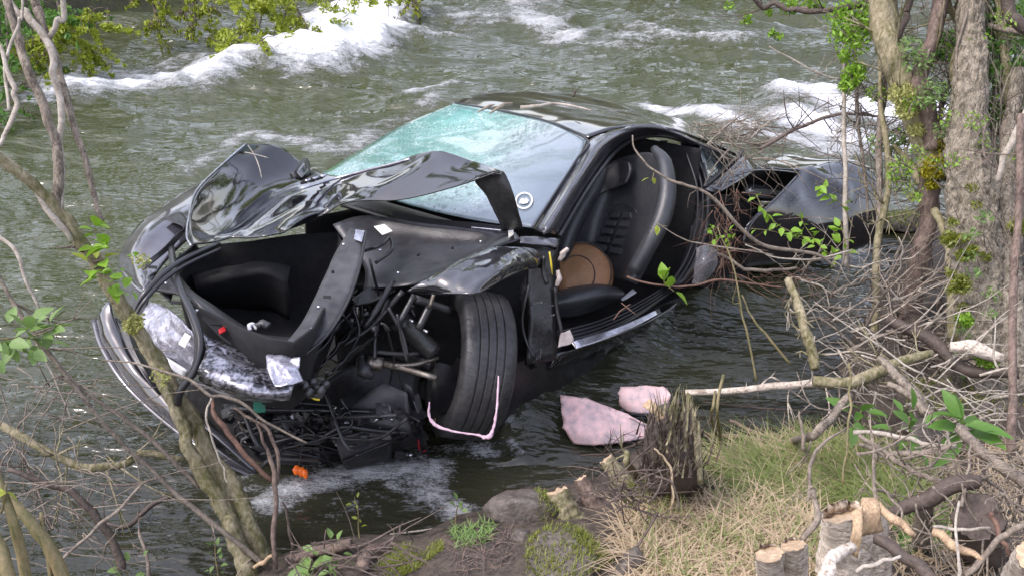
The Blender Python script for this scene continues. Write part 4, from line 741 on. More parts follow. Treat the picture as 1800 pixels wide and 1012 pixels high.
# fixings along the luggage tub, the grey wall and the cowl
for x, y, z in ((292, 498, .725), (322, 518, .722), (346, 546, .70), (408, 590, .645), (432, 606, .615), (462, 612, .60), (500, 614, .595), (560, 540, .715), (585, 478, .79), (604, 430, .84), (548, 578, .665), (668, 440, .78), (735, 448, .775), (795, 436, .785), (700, 480, .72), (845, 425, .80)):
    p = c(x, y, 'z', z); mesh_obj('bolt', *tube_geo([p - CAR_M[2] * .004, p + CAR_M[2] * .006], [.007, .006], seg=8, step=2), M['chrome'] if x % 3 else M['void'], CAR)
for x, y, z, w in ((310, 530, .70, 10), (378, 566, .672, 9), (450, 600, .612, 12), (512, 606, .598, 9), (575, 520, .74, 7), (268, 468, .76, 8)):
    plate('slot', [c(x - w, y - 2, 'z', z + .006), c(x + w, y - 1, 'z', z + .006), c(x + w, y + 4, 'z', z + .004), c(x - w, y + 3, 'z', z + .004)], .003, M['void'], CAR)
plate('label_tag', [c(470, 598, 'z', .612), c(484, 600, 'z', .612), c(483, 606, 'z', .608), c(469, 604, 'z', .608)], .001, M['label'], CAR)
for i in range(14):
    x = 610 + i * 9; p = c(x, 520 + 20 * math.sin(i * 1.7) + (i % 3) * 22, 'z', .60 - .02 * (i % 4)); d_ = np.array([RNG.gauss(0, .04), RNG.gauss(-.01, .03), RNG.gauss(0, .03)])
    mesh_obj('bracket', *tube_geo([p, p + d_ * .5 + np.array([0, 0, .01]), p + d_], [.012, .009, .006], seg=4, step=2, rough=.3, seed=i), M[['plastic', 'panel_gray', 'steel', 'plastic_gray'][i % 4]], CAR)
for i in range(9):
    a_ = (RNG.uniform(600, 740), RNG.uniform(505, 560)); b_ = (a_[0] + RNG.uniform(-50, 50), a_[1] + RNG.uniform(40, 110)); m_ = ((a_[0] + b_[0]) / 2 + RNG.uniform(-20, 20), (a_[1] + b_[1]) / 2)
    tube('hose', [c(*a_, 'z', .62), c(*m_, 'z', .52), c(*b_, 'z', .42)], RNG.uniform(.004, .009), M[RNG.choice(['rubber', 'plastic', 'plastic_gray'])], CAR, seg=7, step=6)
# ------------------------------------------------------------------ builders for wood and leaves
def PT(p):
    if len(p) >= 3 and p[2] == 'g': return G(p[0], p[1], p[3] if len(p) > 3 else 0.0)
    if len(p) >= 4 and p[2] == 'w': return W(p[0], p[1], p[3])
    return D(*p[:3])
def PTS(l):                                           # stems that leave the picture at the top grow on
    P = [PT(p) for p in l]
    if len(P) > 2 and l[-1][1] <= 0 and l[-1][0] > -100 and l[-1][2] != 'g':
        d = P[-1] - P[-2]; d = d / np.linalg.norm(d) + np.array([0, 0, .9]); P += [P[-1] + d * .45, P[-1] + d * .95 + np.array([.08, .05, 0])]
    return P
SEED = [100]
def nxt(): SEED[0] += 1; return SEED[0]
def wobble(P, amp, n=3):                              # natural kinks along a stick
    Q = catmull(P, n); s = nxt(); t = np.arange(len(Q)) * .8
    off = np.stack([fbm(t, t * 0 + s, 1, 2), fbm(t, t * 0 + s + 40, 2, 2), fbm(t, t * 0 + s + 80, 3, 2)], 1) * amp
    off[0] = 0; return Q + off
def side_twigs(P, r, n, length, lo=.25, spread=.8):   # forked twigs leaving a stem, as one mesh
    mb = MB(); k = len(P)
    for i in range(n):
        j = int(RNG.uniform(lo, .98) * (k - 1)); a = P[j]; t = P[min(j + 1, k - 1)] - P[j - 1]; t = t / (np.linalg.norm(t) + 1e-9)
        d = t * .5 + np.array([RNG.gauss(0, spread), RNG.gauss(0, spread), RNG.gauss(.25, spread)]); d /= np.linalg.norm(d)
        ln = length * RNG.uniform(.4, 1.2); b_ = a + d * ln * .5 + np.array([RNG.gauss(0, .02), RNG.gauss(0, .02), RNG.gauss(0, .02)]); e_ = a + d * ln + np.array([RNG.gauss(0, .05), RNG.gauss(0, .05), RNG.gauss(0, .05)]) * ln * 2
        mb.add(*tube_geo([a, b_, e_], [r, r * .7, r * .35], seg=5, step=3))
        for _ in range(2):
            d2 = d + np.array([RNG.gauss(0, .6), RNG.gauss(0, .6), RNG.gauss(0, .6)]); d2 /= np.linalg.norm(d2)
            mb.add(*tube_geo([b_, b_ + d2 * ln * .25, b_ + d2 * ln * .5], [r * .6, r * .45, r * .2], seg=4, step=2))
    return mb
def stick(label, pts, r, m='twig', name='stick', cat='stick', group=None, twigs=0, tl=.18, kink=.012, seg=8, rough=.18):
    P = wobble(PTS(pts), kink); rad = list(r) if isinstance(r, (list, tuple)) else [r, r * .6]
    V, Fc = tube_geo(P, rad, seg=seg, step=2, rough=rough, seed=nxt())
    o = mesh_obj(name, V, Fc, M[m]); setprops(o, label, cat, group)
    if twigs:
        t = side_twigs(P, min(min(rad) * .6, .0045), twigs, tl).build('twigs', M[m], None); t.parent = o; t.location = tuple(ORIGIN[t.name] - ORIGIN[o.name]); t['kind'] = 'stuff'
    return o
def adopt(ch, par):
    ch.parent = par; ch.location = tuple(ORIGIN[ch.name] - ORIGIN[par.name]); return ch
# leaf shapes, shared
def leaf_mesh(name, m, w=.5, fold=.18, droop=.15, lobes=0):
    ys = [0, .12, .35, .62, .85, 1.0]; ws = [.02, .55, 1.0, .85, .42, .0]; V = []; Fc = []
    for y, k in zip(ys, ws):
        k2 = k * w * .5
        V += [(-k2, y, fold * k2 * 2 - droop * y * y), (0, y, -droop * y * y), (k2, y, fold * k2 * 2 - droop * y * y)]
    for i in range(len(ys) - 1):
        for j in (0, 1): Fc.append((i * 3 + j, i * 3 + j + 1, i * 3 + j + 4, i * 3 + j + 3))
    me = bpy.data.meshes.new(name); me.from_pydata(V, [], Fc); me.materials.append(m); me.update()
    me.polygons.foreach_set('use_smooth', [True] * len(me.polygons)); return me
LEAF = {k: leaf_mesh('leaf_' + k, M[k], w) for k, w in (('leaf', .6), ('leaf_y', .5), ('leaf_d', .45), ('leaf_grey', .6))}
def put_leaf(par, p, size, key, d=None, name='leaf'):
    o = bpy.data.objects.new(name, LEAF[key]); COL.objects.link(o); o.parent = par
    d = Vector(d if d is not None else (RNG.gauss(0, 1), RNG.gauss(-.4, .8), RNG.gauss(.2, .6))).normalized()
    q = d.to_track_quat('Y', 'Z'); q = q @ Matrix.Rotation(RNG.uniform(-.7, .7), 4, 'Y').to_quaternion()
    o.rotation_mode = 'QUATERNION'; o.rotation_quaternion = q; s = size * RNG.uniform(.75, 1.25); o.scale = (s, s, s)
    o.location = tuple(np.asarray(p) - ORIGIN[par.name]); return o
def sprig(label, pts, r, n, size, key='leaf', m='stalk', spread=.02, lo=.3, cat='plant', name='leafy_sprig', group=None, tip=True):
    P = wobble(PTS(pts), .006); V, Fc = tube_geo(P, [r, r * .5], seg=6, step=2)
    th_ = thing(name, P[0], label, cat, group); mesh_obj('stem', V, Fc, M[m], th_); k = len(P)
    for i in range(n):
        j = min(k - 1, int((lo + (1 - lo) * (i + RNG.random()) / n) * (k - 1))); t = P[min(j + 1, k - 1)] - P[j - 1]; t /= np.linalg.norm(t) + 1e-9
        sd = np.array([RNG.gauss(0, 1), RNG.gauss(-.5, 1), RNG.gauss(0, 1)]); sd /= np.linalg.norm(sd)
        put_leaf(th_, P[j] + sd * spread * RNG.random(), size, key, t * .6 + sd)
    return th_
def leaf_cloud(name, blobs, n, size, m, parent, rnd=NR, squash=.8):   # small leaves filling lumps of a crown, one mesh
    B = np.array([[*b[0], b[1]] for b in blobs]); wts = B[:, 3] ** 2; k = rnd.choice(len(B), n, p=wts / wts.sum())
    d = rnd.normal(size=(n, 3)); d /= np.linalg.norm(d, axis=1)[:, None]; rad = rnd.random(n) ** .45
    ctr = B[k, :3] + d * (rad * B[k, 3])[:, None] * np.array([1, 1, squash])
    a = rnd.normal(size=(n, 3)); a /= np.linalg.norm(a, axis=1)[:, None]; b_ = np.cross(a, rnd.normal(size=(n, 3))); b_ /= np.linalg.norm(b_, axis=1)[:, None] + 1e-9
    s = size * rnd.uniform(.6, 1.3, n)[:, None]; nrm = np.cross(a, b_)
    V = np.stack([ctr - a * s, ctr + b_ * s * .42 + nrm * s * .12, ctr + a * s, ctr - b_ * s * .42 + nrm * s * .12], 1).reshape(-1, 3)
    Fc = np.arange(n * 4).reshape(n, 4)
    o = mesh_obj(name, V, Fc, m, parent, smooth=False); o['kind'] = 'stuff'; return o
def blades(name, base, length, width, lean, m, label=None, cat=None, parent=None, up=1.0, seg=4, curl=.5):   # grass blades as one mesh
    n = len(base); an = NR.uniform(0, 2 * np.pi, n); dirh = np.stack([np.cos(an), np.sin(an), np.zeros(n)], 1) + np.array(lean)
    ln = length * NR.uniform(.5, 1.3, n); side = np.stack([-np.sin(an), np.cos(an), np.zeros(n)], 1)
    upk = up * NR.uniform(.4, 1.2, n); V = np.zeros((n, seg + 1, 2, 3))
    for i in range(seg + 1):
        t = i / seg; bend = curl * t * t
        ctr = base + dirh * (ln * (t * .35 * NR.uniform(.9, 1.1, n) + bend * .7))[:, None] + np.array([0, 0, 1.0]) * (ln * upk * (t - bend * .75))[:, None]
        w = width * (1 - t * .9); V[:, i, 0] = ctr - side * w; V[:, i, 1] = ctr + side * w
    V = V.reshape(n, -1, 3); q = np.array([[2 * i, 2 * i + 1, 2 * i + 3, 2 * i + 2] for i in range(seg)])
    Fc = (np.arange(n)[:, None, None] * (2 * (seg + 1)) + q[None]).reshape(-1, 4)
    o = mesh_obj(name, V.reshape(-1, 3), Fc, m, parent); o['kind'] = 'stuff'
    if label: o['label'] = label
    if cat: o['category'] = cat
    return o
def in_poly(x, y, poly):
    ins = np.zeros(x.shape, bool); n = len(poly)
    for i in range(n):
        a, b_ = poly[i], poly[(i + 1) % n]
        cr = (a[1] > y) != (b_[1] > y)
        ins ^= cr & (x < (b_[0] - a[0]) * (y - a[1]) / (b_[1] - a[1] + 1e-12) + a[0])
    return ins
def scatter(polypx, n, clump=0):                      # points of the bank under an outline of the photograph
    poly = [G(*p)[:2] for p in polypx]; pa = np.array(poly); lo, hi = pa.min(0), pa.max(0); out = []
    while sum(len(o) for o in out) < n:
        q = NR.uniform(lo, hi, (n * 3, 2)); k = in_poly(q[:, 0], q[:, 1], poly)
        if clump: k &= vnoise(q[:, 0] * clump, q[:, 1] * clump, 77) > NR.uniform(.2, .75, len(q))
        out.append(q[k])
    q = np.vstack(out)[:n]; return np.column_stack([q, ground_h(q[:, 0], q[:, 1])])
def rock(name, label, ctr, size, m, seed=0, sub=4, cat='stone', group=None, amp=.28):
    import bmesh
    bm = bmesh.new(); bmesh.ops.create_icosphere(bm, subdivisions=sub, radius=1.0)
    V = np.array([v.co[:] for v in bm.verts]); Fc = [[v.index for v in f.verts] for f in bm.faces]; bm.free()
    V = V * (1 + amp * noise3(V + seed * 3.3, 1.1, seed) * 2 + .05 * noise3(V, 4, seed + 5))[:, None]
    pr = random.Random(seed)
    for _ in range(11):
        n_ = np.array([pr.gauss(0, 1), pr.gauss(0, 1), pr.gauss(.2, .9)]); n_ /= np.linalg.norm(n_); dd = V @ n_; V = V - np.outer(np.maximum(0, dd - pr.uniform(.62, .88)) * .85, n_)
    V = V * (1 + .035 * noise3(V, 5, seed + 2))[:, None] * np.array(size)
    o = mesh_obj(name, V + np.asarray(ctr), Fc, m); return setprops(o, label, cat, group)
def moss_on(o_par, n, size, key='moss', zmin=.2, name='moss_cover', reg=None):
    me = o_par.data; V = np.array([v.co[:] for v in me.vertices]); Nn = np.array([v.normal[:] for v in me.vertices]); k = Nn[:, 2] > zmin
    if reg is not None: k &= reg(V + ORIGIN[o_par.name])
    V, Nn = V[k] + ORIGIN[o_par.name], Nn[k]; i = NR.integers(0, len(V), n)
    base = V[i] + NR.normal(0, size * .6, (n, 3)) - Nn[i] * size * .2
    o = blades(name, base, size * 2.2, size * .16, (0, 0, 0), M[key], parent=o_par, seg=2, up=.9, curl=.3); return o
def bark_stub(label, base, top, r0, r1, m, name='stump', cat='stump', cut='wood_cut', slant=.0, group=None, seg=20, rough=.14, flare=1.5):
    """cut stump: flared bark body with a pale sawn face"""
    b0, t0 = np.asarray(base, float), np.asarray(top, float); P = [b0, b0 + (t0 - b0) * .18, b0 + (t0 - b0) * .6, t0]
    V, Fc = tube_geo(P, [r0 * flare, r0 * 1.05, (r0 + r1) / 2, r1], seg=36, step=8, rough=rough, seed=nxt(), cap=False, ridge=.06); seg = 36
    th_ = thing(name, b0, label, cat, group)
    d = (t0 - b0) / np.linalg.norm(t0 - b0); V[-seg:] += d * (-(V[-seg:] - V[-seg:].mean(0))[:, 1] * slant)[:, None]; V[-seg:] += d * (r1 * .35 * (vnoise(np.arange(seg) * .55, np.full(seg, nxt() * 1.0), 5) - .5))[:, None]
    mesh_obj('bark', V, Fc, M[m], th_); ringv = V[-seg:]; cc = ringv.mean(0)
    Vc = [ringv - (ringv - cc) * .02]
    for k, q in enumerate((.8, .55, .3)): Vc.append(cc + (ringv - cc) * q + d * (r1 * .10 * (noise3(ringv * 9 + k, 3, k)))[:, None] - d * .002)
    Vc = np.vstack(Vc + [[cc]]); Fc2 = [(k * seg + i, k * seg + (i + 1) % seg, (k + 1) * seg + (i + 1) % seg, (k + 1) * seg + i) for k in range(3) for i in range(seg)] + [(3 * seg + i, 3 * seg + (i + 1) % seg, 4 * seg) for i in range(seg)]
    mesh_obj('sawn_face', Vc, Fc2, M[cut], th_); return th_

# ------------------------------------------------------------------ far bank: shrubs hanging over the rapids
def bush(label, blobs, n, size, key, stems, name='shrub', cat='shrub', group='shrubs along the far bank'):
    B0 = [(D(x, y, z), r) for x, y, z, r in blobs]; B = []
    for ctr, r in B0:
        for _ in range(9):
            d = np.array([RNG.gauss(0, .55), RNG.gauss(0, .55), RNG.gauss(-.1, .5)]); B += [(ctr + d * r * (1 + .25 * k) - np.array([0, 0, .10 * r * k]), r * (.20 - .04 * k)) for k in range(4)]
    base = PT(stems[0][0]); th_ = thing(name, base, label, cat, group)
    for s in stems:
        P = wobble(PTS(s), .03); mesh_obj('stem', *tube_geo(P, [.022, .006], seg=6, step=2, rough=.2, seed=nxt()), M['bark_dark'], th_)
    leaf_cloud('foliage', B, n, size, M[key], th_)
    mb = MB()
    for _ in range(90):
        ctr, r = RNG.choice(B); d = np.array([RNG.gauss(0, 1), RNG.gauss(0, 1), RNG.gauss(0, 1)]); d *= 3 * r / np.linalg.norm(d)
        mb.add(*tube_geo([ctr - d * .3, ctr + d * .4 + np.array([0, 0, .05]), ctr + d * 1.0], [.006, .004, .002], seg=4, step=2))
    o = mb.build('twigs', M['twig_dark'], th_); o['kind'] = 'stuff'; return th_
bush('yellow-green shrub hanging over white rapids, largest on far bank', [(455, 40, 10.6, .50), (430, 62, 10.5, .36), (505, 30, 10.7, .42), (540, 50, 10.5, .24), (420, 20, 10.8, .35), (560, 75, 10.4, .14), (480, 5, 10.9, .5), (395, 70, 10.4, .16)], 9000, .027, 'leaf_far', [[(470, -60, 11.5), (465, 0, 11), (450, 60, 10.6)], [(490, -50, 11.4), (520, 10, 10.9), (545, 60, 10.5)]])
bush('bright yellow-green shrub beside the dark far bank, upper left corner', [(125, 60, 9.4, .34), (140, 75, 9.3, .26), (95, 70, 9.4, .22), (80, 100, 9.2, .16), (65, 110, 9.2, .12), (155, 40, 9.5, .18), (130, 25, 9.6, .2)], 5600, .025, 'leaf_far', [[(90, -60, 10.2), (100, 10, 9.8), (125, 70, 9.4)], [(80, -40, 10.2), (75, 60, 9.5), (65, 115, 9.2)]])
bush('small yellow-green spray dipping to dark water between two larger shrubs', [(268, 12, 10.6, .22), (280, 28, 10.5, .14), (276, 42, 10.5, .10), (255, 8, 10.7, .15)], 1500, .026, 'leaf_far', [[(265, -60, 11.2), (268, 0, 10.8), (278, 45, 10.5)]])
bush('thin leafy tuft hanging at top edge left of rapids shrub', [(345, 5, 10.6, .16), (352, 20, 10.5, .09), (335, 55, 10.3, .10), (340, 45, 10.3, .08)], 1200, .026, 'leaf_far', [[(345, -60, 11.2), (348, 0, 10.8), (338, 55, 10.3)]])
bush('leafy branch end dipping in at top centre above brown water', [(700, 4, 11.4, .22), (720, -6, 11.5, .28), (735, 6, 11.3, .12)], 1300, .026, 'leaf_far', [[(700, -80, 12), (705, -20, 11.7), (715, 5, 11.4)]])
bush('dark ivy-like shrub mass in the extreme upper left corner', [(20, 40, 9.2, .4), (10, 90, 8.9, .28), (40, 0, 9.6, .4), (15, 150, 8.5, .12), (8, 190, 8.3, .16), (60, 20, 9.6, .25)], 2600, .036, 'leaf_d', [[(10, -60, 10), (15, 40, 9.4), (10, 180, 8.4)]])
# trees of the far bank, beyond the upper edge of the picture: they stand in the river's reflections
WOOD = bpy.data.objects.new('woodland', None); COL.objects.link(WOOD); WOOD.location = (0, 18, 0); ORIGIN['woodland'] = np.array([0, 18, 0.0]); setprops(WOOD, 'belt of trees on the far bank mirrored in the river', 'woodland', kind='stuff')
def big_tree(x, y, hgt, bare=False):
    th_ = WOOD; b0 = np.array([x, y, .6])
    tp = b0 + np.array([RNG.uniform(-1, 1), -1.0, hgt * .75]); P = wobble([b0, b0 + (tp - b0) * .4 + np.array([.2, 0, 0]), tp], .25)
    mesh_obj('trunk', *tube_geo(P, [.26, .18, .06], seg=9, step=3, rough=.15, seed=nxt()), M['bark_dark'], th_); blobs = []
    for i in range(16):
        j = int(len(P) * RNG.uniform(.3, .95)); a = P[j]; an = RNG.uniform(0, 6.28); e_ = a + np.array([math.cos(an) * RNG.uniform(1, 2.6), math.sin(an) * 1.8 - .6, RNG.uniform(.4, 2.2)])
        q = wobble([a, (a + e_) / 2 + np.array([0, 0, .3]), e_], .2); mesh_obj('limb', *tube_geo(q, [.08, .05, .02], seg=6, step=3), M['bark_dark'], th_); blobs.append((e_, RNG.uniform(.6, 1.2)))
        t = side_twigs(q, .018, 9, 1.3, lo=.2).build('twigs', M['bark_dark'], th_); t['kind'] = 'stuff'
    if not bare: leaf_cloud('crown', blobs, 4200, .13, M['leaf_far'], th_)
for i, (x, y, hgt, bare) in enumerate([(-13, 17, 10, False), (-7.5, 17, 10, False), (-2.6, 18, 10, False), (2.2, 18.5, 8.5, False), (7, 19, 11, True), (12, 18.5, 7.5, False)]):
    big_tree(x, y, hgt, bare=bare)

# ------------------------------------------------------------------ left bank wood
def tree_part(th_, name, pts, r, m, twigs=0, tl=.2, rough=.16, seg=10, kink=.012, tm=None, ridge=0, step=3):
    P = wobble(PTS(pts), kink); mesh_obj(name, *tube_geo(P, list(r), seg=seg, step=step, rough=rough, seed=nxt(), ridge=ridge), M[m], th_)
    if twigs: t = side_twigs(P, min(min(r) * .45, .007), twigs, tl).build('twigs', M[tm or m], th_); t['kind'] = 'stuff'
    return P
LT = thing('leaning_tree', G(465, 985), 'leaning mossy split-trunk tree rising from the bank across the torn front bumper', 'tree')
tree_part(LT, 'trunk', [(468, 1000, 3.88), (432, 930, 3.86), (398, 860, 3.84), (366, 795, 3.82), (330, 720, 3.78), (290, 655, 3.72), (248, 590, 3.66), (205, 525, 3.58), (168, 462, 3.5), (130, 408, 3.42), (104, 372, 3.38), (50, 318, 3.3), (-20, 262, 3.2)], [.040, .036, .033, .030, .029, .027, .025, .022, .019, .016], 'bark_mossy', rough=.22)
tree_part(LT, 'trunk', [(430, 975, 3.80), (400, 905, 3.76), (368, 850, 3.74), (338, 800, 3.72), (322, 745, 3.72), (296, 690, 3.70), (270, 640, 3.69), (246, 590, 3.67)], [.034, .030, .027, .023, .021, .019, .016], 'bark_mossy', rough=.22)
tree_part(LT, 'trunk', [(462, 985, 3.84), (430, 905, 3.82), (405, 845, 3.84), (380, 805, 3.83)], [.042, .036, .029, .02], 'bark_mossy', rough=.25)
tree_part(LT, 'trunk', [(440, 1020, 3.76), (418, 960, 3.74), (402, 905, 3.75)], [.036, .030, .022], 'bark_mossy', rough=.25)
tree_part(LT, 'limb', [(100, 372, 3.38), (104, 300, 3.36), (88, 215, 3.34), (58, 140, 3.32), (30, 60, 3.3), (8, -20, 3.28)], [.017, .016, .014, .013, .012], 'bark_grey', rough=.12)
tree_part(LT, 'limb', [(106, 370, 3.38), (106, 280, 3.40), (108, 190, 3.42), (96, 130, 3.42), (80, 70, 3.42), (45, 22, 3.42), (10, -8, 3.42)], [.011, .011, .012, .013, .012, .010], 'twig_pale', rough=.12)
tree_part(LT, 'limb', [(180, 392, 3.46), (158, 320, 3.46), (134, 230, 3.46), (112, 150, 3.46), (88, 80, 3.46), (66, 20, 3.46), (58, -20, 3.46)], [.008, .011, .015, .017, .016, .013], 'bark_grey', rough=.12)
tree_part(LT, 'limb', [(86, 66, 3.44), (104, 36, 3.42), (110, -15, 3.40)], [.010, .009, .009], 'twig_pale')
tree_part(LT, 'limb', [(0, 80, 3.2), (20, 140, 3.2), (28, 180, 3.2), (10, 235, 3.2), (-10, 260, 3.2)], [.007, .008, .007], 'twig_pale')
tree_part(LT, 'limb', [(16, 195, 3.2), (4, 115, 3.2), (18, 80, 3.2), (34, 30, 3.2), (40, -10, 3.2)], [.005, .005, .004], 'twig_pale', kink=.02)
tree_part(LT, 'limb', [(-20, 268, 3.25), (40, 310, 3.3), (100, 385, 3.36), (128, 420, 3.40)], [.006, .009, .011, .008], 'twig_pale')
tree_part(LT, 'root', [(452, 985, 3.84), (490, 985, 3.9), (520, 992, 3.9)], [.05, .03, .012], 'bark_mossy')
mb = MB()
for i in range(10):
    j = (130 + RNG.uniform(-10, 90), 400 + RNG.uniform(0, 150)); p = D(j[0], 395 + (j[0] - 115) * 1.35 + RNG.uniform(-8, 8), 3.45); mb.add(*tube_geo([p, p + np.array([RNG.gauss(0, .03), -.02, RNG.gauss(0, .02)])], [.006, .002], seg=5, step=2))
o = mb.build('bark_chips', M['bark_dark'], LT); o['kind'] = 'stuff'
for (x, y, z, n, s, key) in [(172, 405, 3.40, 6, .055, 'leaf'), (185, 425, 3.40, 5, .06, 'leaf'), (165, 455, 3.42, 4, .055, 'leaf_y'), (172, 470, 3.42, 4, .06, 'leaf'), (198, 480, 3.42, 9, .036, 'leaf'), (215, 505, 3.45, 7, .042, 'leaf'), (232, 455, 3.44, 8, .026, 'leaf'), (205, 500, 3.45, 6, .05, 'leaf')]:
    for _ in range(n): put_leaf(LT, D(x + RNG.gauss(0, 9), y + RNG.gauss(0, 9), z + RNG.gauss(0, .02)), s, key)
def catkins(par, x, y, z, n=60, r=.04):
    leaf_cloud('catkin_cluster', [(D(x, y, z), r), (D(x + 6, y + 8, z), r * .8)], n, .010, M['catkin'], par)
for x, y in ((238, 560), (234, 568), (246, 452), (282, 660)): catkins(LT, x, y, 3.6 if y > 500 else 3.44)
catkins(LT, 236, 562, 3.60, 160, .028); catkins(LT, 228, 575, 3.60, 90, .026)
GRP = 'loose branches at the left water margin'
stick('long bent grey branch reaching in from left edge to the leaning trunk', [(-20, 735, 3.6), (75, 785, 3.62), (140, 822, 3.66), (205, 818, 3.7), (262, 795, 3.76), (320, 806, 3.8)], [.015, .015, .016, .014, .012, .012], 'bark_mossy', 'branch', 'branch', GRP, twigs=10, tl=.25)
stick('dark wet stick curving down to the water at lower left', [(14, 824, 3.5), (80, 848, 3.52), (133, 872, 3.54), (172, 915, 3.56), (200, 955, 3.58), (216, 1000, 3.6)], [.008, .012, .014, .015, .016], 'bark_dark', 'branch', 'branch', GRP)
stick('long straight grey pole crossing below the leaning trunk to its foot', [(55, 590, 3.35), (150, 700, 3.45), (230, 790, 3.55), (310, 868, 3.62), (400, 940, 3.68), (468, 992, 3.75)], [.006, .007, .008, .010, .010], 'twig', 'branch', 'branch', GRP, twigs=5)
stick('thin pole parallel above the long straight grey pole', [(90, 655, 3.5), (180, 710, 3.58), (230, 745, 3.64), (300, 805, 3.7), (350, 855, 3.74)], [.005, .008, .009, .008], 'twig', 'branch', 'branch', GRP)
stick('thin pale stick slanting up from bottom edge at lower left', [(88, 1005, 3.3), (140, 955, 3.35), (195, 905, 3.42), (250, 850, 3.5)], [.005, .006, .006, .004], 'twig', 'stick', 'stick', GRP)
stick('kinked dark twig resting on the water beside the pale slanting stick', [(175, 912, 'w', .03), (220, 925, 'w', .02), (262, 892, 'w', .05), (310, 866, 'w', .10)], [.005, .010, .010, .007], 'bark_dark', 'branch', 'branch', GRP, twigs=5, tl=.12)
stick('thin dark twig lying across the leaning trunk foot', [(175, 850, 'w', .05), (240, 848, 'w', .05), (290, 838, 'w', .1)], [.004, .005], 'twig_dark', 'stick', 'stick', GRP)
stick('arched pale reed stem standing in calm water, left edge', [(-5, 415, 3.9), (28, 445, 3.9), (48, 500, 3.92), (70, 545, 3.95)], [.008, .008, .005], 'twig_pale', 'stem', 'stem', GRP)
stick('drooping pale twig below the green leaf tuft, left side', [(60, 595, 3.4), (95, 660, 3.45), (128, 742, 3.5)], [.003, .004, .003], 'twig_pale', 'stick', 'stick', GRP)
stick('brown forked twig below the green leaf tuft, left side', [(-10, 470, 3.35), (40, 560, 3.38), (100, 635, 3.42), (150, 695, 3.46)], [.006, .008, .009, .006], 'twig', 'branch', 'branch', GRP, twigs=8, tl=.2)
stick('thin dark branch fan lying in water at bottom left', [(20, 765, 'w', .05), (60, 850, 'w', .05), (95, 930, 'w', .06)], [.004, .004], 'twig_dark', 'branch', 'branch', GRP, twigs=16, tl=.3)
stick('crooked red-brown branch in front of the wreck nose', [(372, 700, 3.62), (378, 730, 3.6), (402, 762, 3.6), (432, 800, 3.62), (484, 850, 3.68)], [.006, .009, .010, .010, .008], 'twig_red', 'branch', 'branch', GRP)
stick('long thin tan twig arching over the wreck nose', [(180, 632, 3.55), (250, 640, 3.5), (330, 665, 3.5), (372, 695, 3.52), (420, 705, 3.55), (470, 742, 3.6), (540, 775, 3.66)], [.003, .004, .006, .006, .005, .004], 'twig', 'stick', 'stick', GRP)
stick('pale curved twig hanging before the wreck nose', [(372, 698, 3.58), (364, 725, 3.56), (368, 760, 3.56), (390, 810, 3.6), (402, 850, 3.62)], [.004, .004, .003], 'twig_pale', 'stick', 'stick', GRP)
stick('tall brown shoot standing in shallows before the wreck nose', [(484, 1000, 3.7), (480, 920, 3.68), (486, 850, 3.66), (470, 790, 3.64), (452, 745, 3.62)], [.008, .009, .009, .007, .004], 'bark_red', 'shoot', 'shoot', GRP)
stick('slender brown shoot curving beside the tall brown shoot', [(486, 850, 3.67), (488, 800, 3.66), (470, 755, 3.66), (440, 735, 3.64), (412, 715, 3.62)], [.008, .007, .005], 'bark_red', 'shoot', 'shoot', GRP)
stick('thin dark shoot standing in foam right of tall brown shoot', [(516, 965, 3.8), (508, 920, 3.76), (498, 880, 3.72)], [.006, .004], 'twig_dark', 'shoot', 'shoot', GRP)
stick('fine grey twig hanging down toward bottom edge, left of trunk foot', [(245, 930, 'w', .12), (254, 970, 'w', .1), (262, 1020, 'w', .1)], [.006, .008], 'twig', 'stick', 'stick', GRP, twigs=3, tl=.1)
# thick olive stems at the lower left corner
for i, (pts, r, lb) in enumerate([([(-8, 830, 2.6), (18, 900, 2.6), (35, 960, 2.62), (50, 1040, 2.64)], .022, 'thick olive stem at lower left corner, nearest the left edge'), ([(10, 870, 2.7), (55, 920, 2.7), (92, 970, 2.72), (125, 1050, 2.74)], .030, 'thick tan-olive stem at lower left corner, widest and rightmost'),
     ([(-20, 920, 2.55), (5, 970, 2.55), (18, 1040, 2.55)], .026, 'dark olive stem cut by the bottom left corner'), ([(72, 900, 2.72), (82, 960, 2.72), (95, 1040, 2.74)], .010, 'thin pale dry stem between thick olive stems, lower left')]):
    stick(lb, pts, [r * .45, r * .6, r * .7], 'stalk', 'stem', 'stem', 'olive stems at the lower left corner', rough=.06, kink=.004)
sprig('yellow-green leaf bud on olive stem, lower left edge', [(2, 900, 2.6), (8, 870, 2.58), (12, 850, 2.58)], .004, 4, .05, 'leaf_y', lo=.6)
sprig('soft green leaf tuft on drooping twigs at left edge', [(-30, 600, 3.2), (10, 595, 3.25), (60, 590, 3.3), (100, 575, 3.3)], .004, 46, .06, 'leaf_grey', spread=.085, lo=.15)
sprig('pale leafy weed at bottom edge left of trunk foot', [(225, 1030, 'w', .1), (222, 1005, 'w', .16), (215, 995, 'w', .2)], .003, 22, .035, 'leaf_grey', spread=.10, lo=.1)
sprig('pale leafy weed at bottom edge just beside trunk foot', [(385, 1025, 'g', .02), (384, 1005, 'g', .08), (385, 992, 'g', .12)], .003, 14, .030, 'leaf_grey', spread=.05, lo=.1)
tang = MB()
for _ in range(70):
    x, y = RNG.uniform(-30, 190), RNG.uniform(600, 980); z = RNG.uniform(3.3, 3.8); p = D(x, y, z); d = np.array([RNG.gauss(.1, .22), RNG.gauss(0, .08), RNG.gauss(-.08, .16)])
    tang.add(*tube_geo(wobble([p, p + d * .5 + np.array([0, 0, .02]), p + d], .02), [.0028, .0022, .001], seg=4, step=1))
